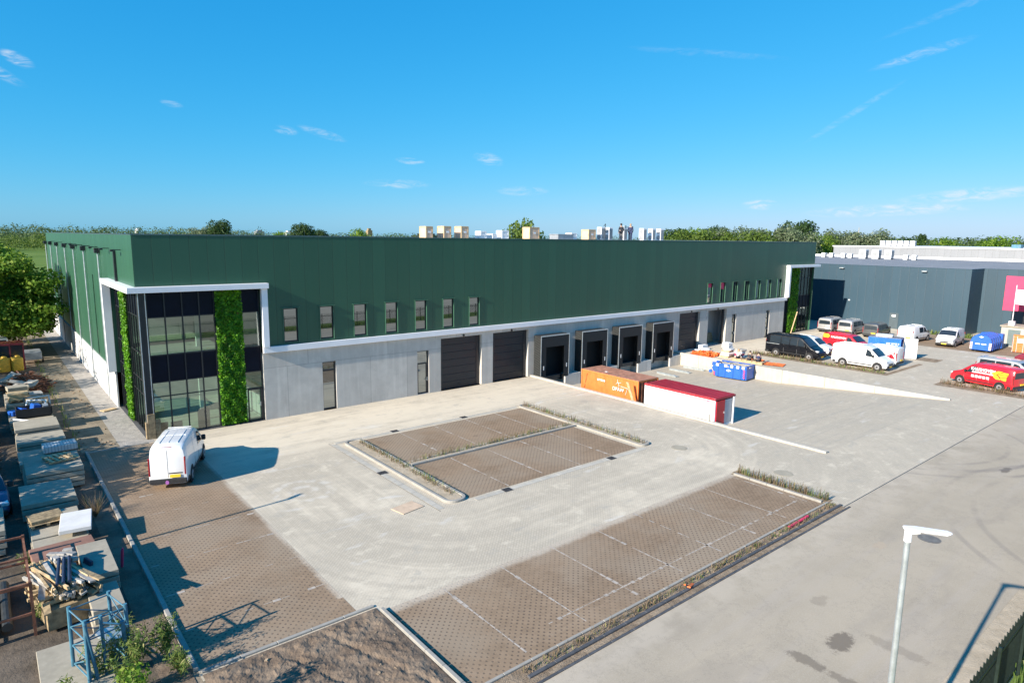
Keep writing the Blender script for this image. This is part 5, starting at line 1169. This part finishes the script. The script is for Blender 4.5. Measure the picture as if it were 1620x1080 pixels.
for m_,n,seed in (('wood_grey',26,1),('wood_old',34,2),('wood_pale',14,3)):
    b = MB()
    for k in range(n):
        w_, h_ = random.choice(((.1,.1),(.18,.05),(.07,.12))); b.cbox((random.uniform(-.62,.6),random.uniform(-.25,.2),.8+random.uniform(0,.5)),(w_,random.uniform(1.8,2.9),h_),random.gauss(.12,.13),random.uniform(-.4,.4),random.gauss(0,.06))
    b.build('timber',m_,t)
b = MB(); [b.cbox((-.72+random.uniform(0,.2),random.uniform(-1.2,1.2),.5+random.uniform(0,.5)),(random.uniform(.4,.7),.1,.09),random.gauss(0,.2)) for k in range(18)]; b.build('timber_end','wood_pale',t)
b = MB(); [b.cbox((.0+.22*(k%3),.7+.2*(k//3),1.3+.07*(k%2)),(.2,.3,.12),.1*k,.1) for k in range(12)]; o = b.build('paving_blocks','wood_grey',None,bevel=.01); o.location = (-5.55,-18.0,0); o.rotation_euler.z = R(8); tag(o,'pile of grey blocks on top of the timber heap','blocks')
b = MB(); [b.tube((-.35+.16*k,-1.0,1.38),(-.15+.14*k,.8,1.42),.05,8) for k in range(3)]; o = b.build('pipes','navy_pipe'); o.location = (-5.45,-18.1,0); tag(o,'dark blue pipes lying across the timber heap','pipes')
b = MB(); b.cbox((-4.83,-17.35,1.0),(.1,.5,.35),.3,.2); tag(b.build('blue_panel','navy_pipe',bevel=.02),'small blue panel at the right side of the timber heap','panel')
b = MB(); b.tube((-3.72,-16.2,.05),(-3.68,-16.3,.75),.05,8); b.tube((-3.68,-16.3,.75),(-3.66,-16.33,.8),.03,8); tag(b.build('marker_post','sign_red'),'short red marker post in the dark soil strip','post')
# blue lattice frame
t = thing('lattice_frame','blue lattice steel frame standing upright among green weeds','frame',(-5.12,-22.35,0),R(14))
C4 = [(-.5,-.55),(.5,-.55),(.5,.5),(-.5,.5)]
for p, q, r in [((x*1.04,y*1.04,0),(x,y,2.0),.05) for x,y in C4]+[((-.1,-.57,.1),(-.12,-.55,1.95),.045),((-.3,-.6,0),(-.52,-.57,1.9),.045),((.42,-.65,.0),(.36,-.65,1.6),.055)]:
    b = MB(); b.tube(p,q,r,10); b.build('upright','blue_steel',t)
b = MB()
for i in range(4):
    p, q = C4[i], C4[(i+1)%4]
    for z in (.3,.85,1.4,1.9): b.tube((*p,z),(*q,z),.02,6)
    for z in (.3,.85,1.4): b.tube((*p,z),(*q,z+.53),.016,6)
b.build('bracing','blue_steel',t)
b = MB(); b.tube((-.1,-.6,1.75),(.5,-.62,1.4),.03,6); b.box(0,-.5,.95,.48,.3,1.05); b.build('cross_member','zinc',t)
# rusty rack with posts, left edge
t = thing('rack','rusty angle steel rack with tall posts at the left edge','rack',(-7.4,-17.2,0))
for x in (-1.2,0,.95):
    for y in (-2.0,.0,1.9):
        b = MB(); b.box(x-.04,y-.04,0,x+.04,y+.04,1.75); b.build('upright','rusty_steel',t)
b = MB()
for z in (.75,1.7):
    for y in (-2.0,0,1.9): b.box(-1.2,y-.03,z-.05,1.0,y+.03,z+.02)
    for x in (-1.2,0,.95): b.box(x-.03,-2.0,z-.08,x+.03,1.9,z-.051)
b.build('crossbar','rusty_steel',t)
b = MB(); [b.tube((-.9+.3*k,-1.6,.3),(-.9+.3*k,1.5,.3),.14,12) for k in range(5)]; tag(b.build('steel_pipes','charcoal_steel'),'dark steel pipes lying inside the rusty rack','pipes').location = (-7.4,-17.2,0)
b = MB(); b.tube((-6.55,-23.9,0),(-6.55,-23.9,.75),.13,14); tag(b.build('pipe_stub','blue_steel',bevel=.02),'short blue grey pipe stub standing in the bottom left corner','pipe')
# far end of the yard
vehicle('van','white van roof showing under the big tree at the far left','van','tall','car_white',(-6.4,37.5,0),R(95),L=5.6,H=2.3,rearwin=True)
t = thing('cab_frame','dark red steel cab frame with windows next to the yellow sacks','cab',(-5.35,29.6,0))
b = MB(); [b.box(x,y,0,x+.1,y+.1,2.25) for x in (-1.0,-.05,.9) for y in (-.9,.9)]; b.box(-1.02,-.92,2.25,1.02,1.02,2.4); b.box(-1.02,-.92,.85,1.02,-.78,.98); b.build('frame','car_maroon',t)
b = MB(); b.box(-.9,-.86,.98,.9,-.84,2.25); b.build('pane','car_glass',t)
for x,l in ((-5.9,'yellow sack leftmost in front of the dark red cab frame'),(-5.0,'yellow sack right in front of the dark red cab frame')):
    b = MB(); b.cbox((x,27.6,.75),(.8,.8,1.2),.3); b.cbox((x+.05,27.5,1.4),(.4,.4,.25),.6); tag(b.build('sack','yellow_bag',bevel=.18,seg=3,smooth=True),l,'sack')
t = thing('trailer','small pale grey box trailer beside the dirt path at the left','trailer',(-3.75,32.0,0)); b = MB(); b.box(-.75,-1.1,.45,.75,1.1,1.15); b.build('box','grey_steel',t,bevel=.03)
for s in (1,-1):
    b = MB(); b.tube((s*.78,0,.28),(s*.9,0,.28),.28,16); b.build('wheel','tyre',t)
b = MB(); b.box(-.6,1.15,.0,.2,1.7,.85); tag(b.build('tool_chest','blue_bin',bevel=.04),'small blue chest behind the pale grey trailer','chest').location = (-3.9,32.6,0)

# ---------------------------------------------------------------- trees, weeds, horizon
def crown(seed, clumps, n, size, m, name='crown', lo=.5):
    P, N = [], []
    tot = sum(c[1][0]*c[1][1]+c[1][0]*c[1][2] for c in clumps)
    for c, r in clumps:
        p, d = ellip(c, r, max(8,int(n*(r[0]*r[1]+r[0]*r[2])/tot)), lo); P.append(p); N.append(d)
    P = np.concatenate(P); N = np.concatenate(N)
    return leaves(P, size, .35, .8, .5, N)
def trunkmesh(h, r, limbs):
    b = MB(); b.tube((0,0,-.1),(.05,.0,h*.55),r,9,r*.7); b.tube((.05,0,h*.55),(0,.05,h*.85),r*.7,8,r*.3)
    for k in range(limbs):
        a = k*2.4; z = h*(.3+.45*k/limbs); L = h*.3; b.tube((0,0,z),(math.cos(a)*L,math.sin(a)*L,z+L*.8),r*.4,6,r*.12)
    return b
def rclumps(seed, h, w, base, n):
    q = random.Random(seed); out = []
    for k in range(n):
        a, rr = q.uniform(0,6.28), math.sqrt(q.random())*w*.62; z = q.uniform(base+.12*h, h*.9); f = 1-.55*abs((z-(base+h)/2)/((h-base)/2))**2
        s = q.uniform(.24,.42)*w; out.append(((math.cos(a)*rr*f, math.sin(a)*rr*f, z-.05*h), (s,s,s*q.uniform(.65,.95))))
    return out
KIND = {}
def treekind(k, h, w, base, n, nl, size, m):
    r = thing('tree','x','tree',(0,0,-200)); quadmesh('crown', crown(k, rclumps(k,h,w,base,n), nl, size, m), m, r); trunkmesh(h*.8, h*.022, 6).build('trunk','bark',r,smooth=True); KIND[k] = r
treekind(1,14,7,2,30,7000,.5,'dark_leaf'); treekind(2,13,7,1.5,28,6500,.5,'tree_leaf'); treekind(3,13,7.5,1.5,26,7000,.5,'grey_leaf'); treekind(4,11,7,1,24,6000,.5,'bright_leaf'); treekind(5,16,3.6,1,24,5000,.42,'dark_leaf')
used = {}
AT = lambda px, d: (-6.77+d*math.sin(yaw+math.atan((px-810)/1021*math.cos(pitch))), -42.19+d*math.cos(yaw+math.atan((px-810)/1021*math.cos(pitch))))
def plant(k, x, y, h, wf, label, group=None):
    o = KIND[k] if k not in used else copy_tree(KIND[k]); used[k] = 1; H0 = {1:14,2:13,3:13,4:11,5:16}[k]; s = h/H0
    o.location = (x,y,0); o.scale = (s*wf,s*wf,s); o.rotation_euler.z = random.uniform(0,6.28); o['label'] = label
    if group: o['group'] = group
# single trees on the horizon, placed by bearing and distance
for k,px,d,h,wf,lab in ((1,347,290,19.3,.72,'big round dark tree standing out on the left horizon'),(1,476,300,18.6,.8,'second large dark tree on the horizon right of the round one'),(2,560,330,17.4,.9,'broad green tree on the horizon left of the roof crates'),(1,503,360,16.5,.8,'low dark tree between two larger horizon trees'),(4,822,120,15.2,.62,'bright green tree rising behind the roof crates'),(2,445,360,15.5,1,'dome shaped tree left of the second large dark tree'),(3,318,380,16.5,1,'greyish tree close left of the big round dark tree')): plant(k,*AT(px,d),h,wf,lab)
GT = 'trees behind the right end of the green roof'
for k,px,d,h,wf,lab in ((1,1066,235,17.2,.9,'dark tree at the left end of the right tree group'),(2,1095,240,18.2,1,'tall green tree second in the right tree group'),(1,1130,250,18.6,.8,'dark rounded tree behind the grey willow'),(3,1132,225,16.6,.9,'silvery willow left in the right tree group'),(4,1112,215,15.2,.9,'bright yellow green tree before the dark rounded tree'),(4,1150,220,15,.9,'bright green tree between two silvery willows'),(3,1180,228,16.9,1,'silvery willow in the middle of the right tree group'),(4,1200,215,15.2,.9,'yellow green tree right of the middle willow'),(3,1222,232,17.3,1,'silvery willow right of the yellow green tree'),(3,1246,235,17.2,.9,'silvery willow below the tallest dark tree'),(1,1262,275,21.5,1,'tallest dark tree of the right tree group'),(2,1282,235,16.3,.9,'green tree at the right end of the tree group'),(3,1268,225,16.3,.8,'silvery willow rightmost of the right tree group'),(4,1080,215,15.2,.9,'yellow green bush before the left dark trees'),
  (4,1304,260,14.5,.8,'yellow green tree in the gap right of the green roof'),(3,1330,270,16.8,1,'silvery willow left above the pale hall'),(3,1352,280,16.2,1,'grey willow in the middle above the pale hall'),(3,1372,275,17,1,'silvery willow left of the roof coolers'),(1,1437,300,15.3,.8,'dark low tree above the roof coolers'),(5,1457,330,18,.7,'slim dark poplar above the pale hall'),(2,1485,330,16.2,1.1,'round green tree right of the slim poplar'),(2,1592,300,16.6,1.2,'broad green tree at the far right horizon'),(2,1560,320,15.2,1.2,'flat green tree left of the broad right tree')): plant(k,*AT(px,d),h,wf,lab,GT)
# near tree at the left edge of the yard
t = thing('tree','large leafy green tree beside the far side wall at left','tree',(-5.6,41,0))
xs_ = [random.uniform(-4.6,3.5) for k in range(120)]
cl = [((q,random.uniform(-7,7),random.uniform(2.4,10.4-.75*max(0,q-.8))),(random.uniform(1.1,2.0),)*2+(random.uniform(.9,1.4),)) for q in xs_]
quadmesh('crown', crown(9, cl, 70000, .28, 'tree_leaf'), 'tree_leaf', t); trunkmesh(9, .3, 9).build('trunk','bark',t,smooth=True)
for i,(x,y,h) in enumerate(((-15.5,27,8.5),(-13.4,-2.6,6.2),(-14,9,6.0),(-12.6,-6.6,5.6),(-12.2,-10.8,3.7),(-13.5,18,6.5))):
    t = thing('tree',('leafy tree in the yard left of the dirt path','low bushy tree left of the slab stacks','bushy tree left of the black crate','small bushy tree left of the hatchback','low bush at the yard edge beside the lamp','rounded tree left of the rusty scrap heap')[i],'tree',(x,y,0))
    quadmesh('crown', crown(20+i, rclumps(20+i,h,h*.75,1,16), 4200, .3, 'tree_leaf'), 'tree_leaf', t); trunkmesh(h*.8, .16, 6).build('trunk','bark',t,smooth=True)
# far wood: one mass
def wood(name, label, spec, m, size):
    A = []
    for px0,px1,d,h,n,npts in spec:
        for k in range(n):
            px = px0+(px1-px0)*(k+random.random())/n; dd = d*random.uniform(.96,1.08); x, y = AT(px, dd); hh = h*random.uniform(.72,1.05); r = hh*random.uniform(.35,.6)
            p, q = ellip((x,y,hh*.55),(r,r,hh*.5),npts,.75); A.append(leaves(p,size*random.uniform(.8,1.2),.4,.8,.5,q))
    o = quadmesh(name, np.concatenate(A), m); return tag(o,label,'wood',None,'stuff')
wood('far_wood','long low band of green woodland along the horizon',[(-40,420,640,17.2,170,170),(420,700,560,14.6,70,200),(680,1060,620,14.6,80,170),(1050,1660,380,14.8,170,230)],'wood_leaf',1.05)
wood('far_wood','brighter low trees in front of the horizon woodland',[(-40,110,540,9.5,40,120),(60,330,600,15,40,150),(500,680,400,13.6,26,200),(1300,1660,300,12.8,56,230)],'bright_leaf',.8)
# small far buildings and masts on the horizon
for x_,d,w_,h_,lab,m in ((408,900,10,18,'tiny pale tower block far on the left horizon','light_cladding'),(455,900,9,17.6,'tiny white building far on the horizon beside a dark tree','white_paint'),(582,700,5,20,'tiny brown tower far on the horizon','wood_old'),(672,500,16,14.5,'dark barn roof far behind the roof crates','charcoal_steel')):
    x, y = AT(x_, d); b = MB(); b.box(-w_/2,-w_/2,0,w_/2,w_/2,h_*.9); b.box(-w_*.3,-w_*.3,h_*.9,w_*.3,w_*.3,h_); o = b.build('building',m); o.location = (x,y,0); tag(o,lab,'building')
x, y = AT(216, 700); b = MB(); n = 10; [b.tube((0,0,14+2.6*math.sin(R(90*k/n))),(0,0,14+2.6*math.sin(R(90*(k+1)/n))),2.6*math.cos(R(90*k/n)),14,2.6*math.cos(R(90*(k+1)/n))) for k in range(n)]; b.tube((0,0,0),(0,0,14),2.5,10); o = b.build('radome','white_paint',smooth=True); o.location = (x,y,0); tag(o,'tiny white dome rising above the left horizon trees','dome')
x, y = AT(1355, 600); b = MB(); b.tube((0,0,0),(0,0,24),1.2,6,.2); o = b.build('church_spire','wood_grey'); o.location = (x,y,0); tag(o,'thin grey spire far above the trees on the right','spire')
x, y = AT(1308, 200); lamp((x,y,0),9,0,'small street lamp in the grass right of the green roof')
# weeds
def strip(name, n, x0, y0, x1, y1, w_, h, m, label, wid=.012):
    L = math.hypot(x1-x0,y1-y0); px_, py_ = -(y1-y0)/L, (x1-x0)/L
    den = [random.random()**.6 for k in range(40)]
    def area():
        while True:
            u = random.random()
            if random.random() < den[int(u*39)]: break
        s = random.gauss(0,.35)*w_; return (x0+(x1-x0)*u+px_*s, y0+(y1-y0)*u+py_*s, .05)
    return blades(n, area, h, m, name, None, wid)
def weeds(name, label, parts, m):
    o = quadmesh(name, np.concatenate(parts), m); return tag(o,label,'weeds',None,'stuff')
weeds('dry_weeds','dry brown weeds on the strips around the parking bays',[strip('',750,4,-29.78,23,-29.76,.22,.17,'',''),strip('',430,23.2,-29.4,23.2,-24.7,.3,.45,'',''),strip('',420,22.98,-18.6,22.98,-7.5,.28,.4,'',''),strip('',420,10.2,-12.95,22.4,-13.0,.2,.32,'',''),strip('',500,9.6,-18.2,9.7,-8,.25,.26,'',''),strip('',480,57.6,-18.8,57.6,-5.5,.45,.45,'','',.02),strip('',380,57.0,-31,57.3,-23.4,.5,.45,'','',.02)],'dry_weed')
weeds('green_weeds','green weeds sprouting along the kerbs',[strip('',240,4,-29.8,23,-29.8,.2,.13,'',''),strip('',120,23.2,-29.4,23.2,-24.7,.25,.4,'',''),strip('',150,22.98,-18.6,22.98,-7.5,.28,.35,'',''),strip('',160,10.2,-12.95,22.4,-13.0,.2,.3,'',''),strip('',180,9.8,-18.2,9.8,-8,.2,.3,'',''),strip('',900,91.9,-26,91.9,-10,.8,.5,'','',.03),strip('',600,88.3,-27,86.9,-23.9,.5,.7,'','',.03),strip('',260,57.5,-18.8,57.5,-5.5,.4,.3,'','',.02),strip('',300,-3.35,0,-3.3,55,.35,.35,'','',.02),strip('',1500,3,-38.9,40,-38.9,.6,.4,'','',.02)],'weed_leaf')
for i,(x,y,h,n,lab) in enumerate(((-4.35,-22.95,1.6,1000,'tall feathery green weed in front of the blue frame'),(-3.6,-22.9,1.5,900,'bushy green weed right of the blue frame by the kerb'),(-3.45,-23.9,.95,500,'low green weed at the kerb end by the soil'),(-6.2,-23.4,.9,600,'grassy weed clump in the bottom left corner'),(-4.7,-24.0,1.1,700,'low weed clump below the blue frame'),(-6.35,-14.3,.75,320,'bright green weed beside the rusty rack'),(-6.15,-18.6,.8,320,'green weed between timber heap and rack'),(-5.1,-22.9,1.3,700,'weed growing through the blue frame'))):
    t = thing('weed',lab,'weed',(x,y,0)); b = MB(); P_ = []
    for k in range(9):
        a = random.uniform(0,6.28); tp = Vector((math.cos(a)*.45*h*random.random(),math.sin(a)*.45*h*random.random(),h*random.uniform(.6,1))); b.tube((0,0,0),tp,.012,5,.005)
        for j in range(n//9): u = random.uniform(.3,1); P_.append(np.array(tp)*u+rng.normal(size=3)*.07)
    b.build('stem','weed_leaf',t); quadmesh('foliage', leaves(np.array(P_),.15,.9,.2,.5), 'weed_leaf', t)
for i,(x,y,h) in enumerate(((-5.4,-26.6,2.6),(-6.6,-27.6,3.0))):
    t = thing('tree',('slender sapling at the near end of the yard','taller sapling at the near end of the yard')[i],'tree',(x,y,0))
    quadmesh('crown', crown(40+i, rclumps(40+i,h,h*.5,.3,9), 3000, .085, 'tree_leaf'), 'tree_leaf', t); trunkmesh(h*.9, .05, 6).build('trunk','bark',t,smooth=True)
t = thing('shrub','leafless brown shrub on the dark soil by the bay kerb','shrub',(-3.85,-10.6,0)); b = MB()
for k in range(70): a = random.uniform(0,6.28); l = random.uniform(.3,1); p = Vector((math.cos(a)*.5*l,math.sin(a)*.7*l,random.uniform(.3,.9))); b.tube((0,0,.02),p*.6,.012,4,.008); b.tube(p*.6,p+Vector((random.uniform(-.2,.2),random.uniform(-.2,.2),.15)),.008,4,.003)
b.build('twigs','dry_weed',t)
# stones and clods on the bare soil
b = MB()
for k in range(420):
    x, y = random.choice(((random.uniform(-2.9,2.2),random.uniform(-30,-24.4)),(random.uniform(-3.2,-1.5),random.uniform(-.4,30)),(random.uniform(9.1,9.8),random.uniform(-18.5,-7.9)),(random.uniform(4,23),random.uniform(-29.9,-29.6))))
    s = random.uniform(.02,.07); b.cbox((x,y,.03),(s*2,s*1.6,s),random.uniform(0,3),random.uniform(-.5,.5),random.uniform(-.5,.5))
tag(b.build('loose_stones','planter_soil'),'loose clods and stones on the bare soil','stones',None,'stuff')
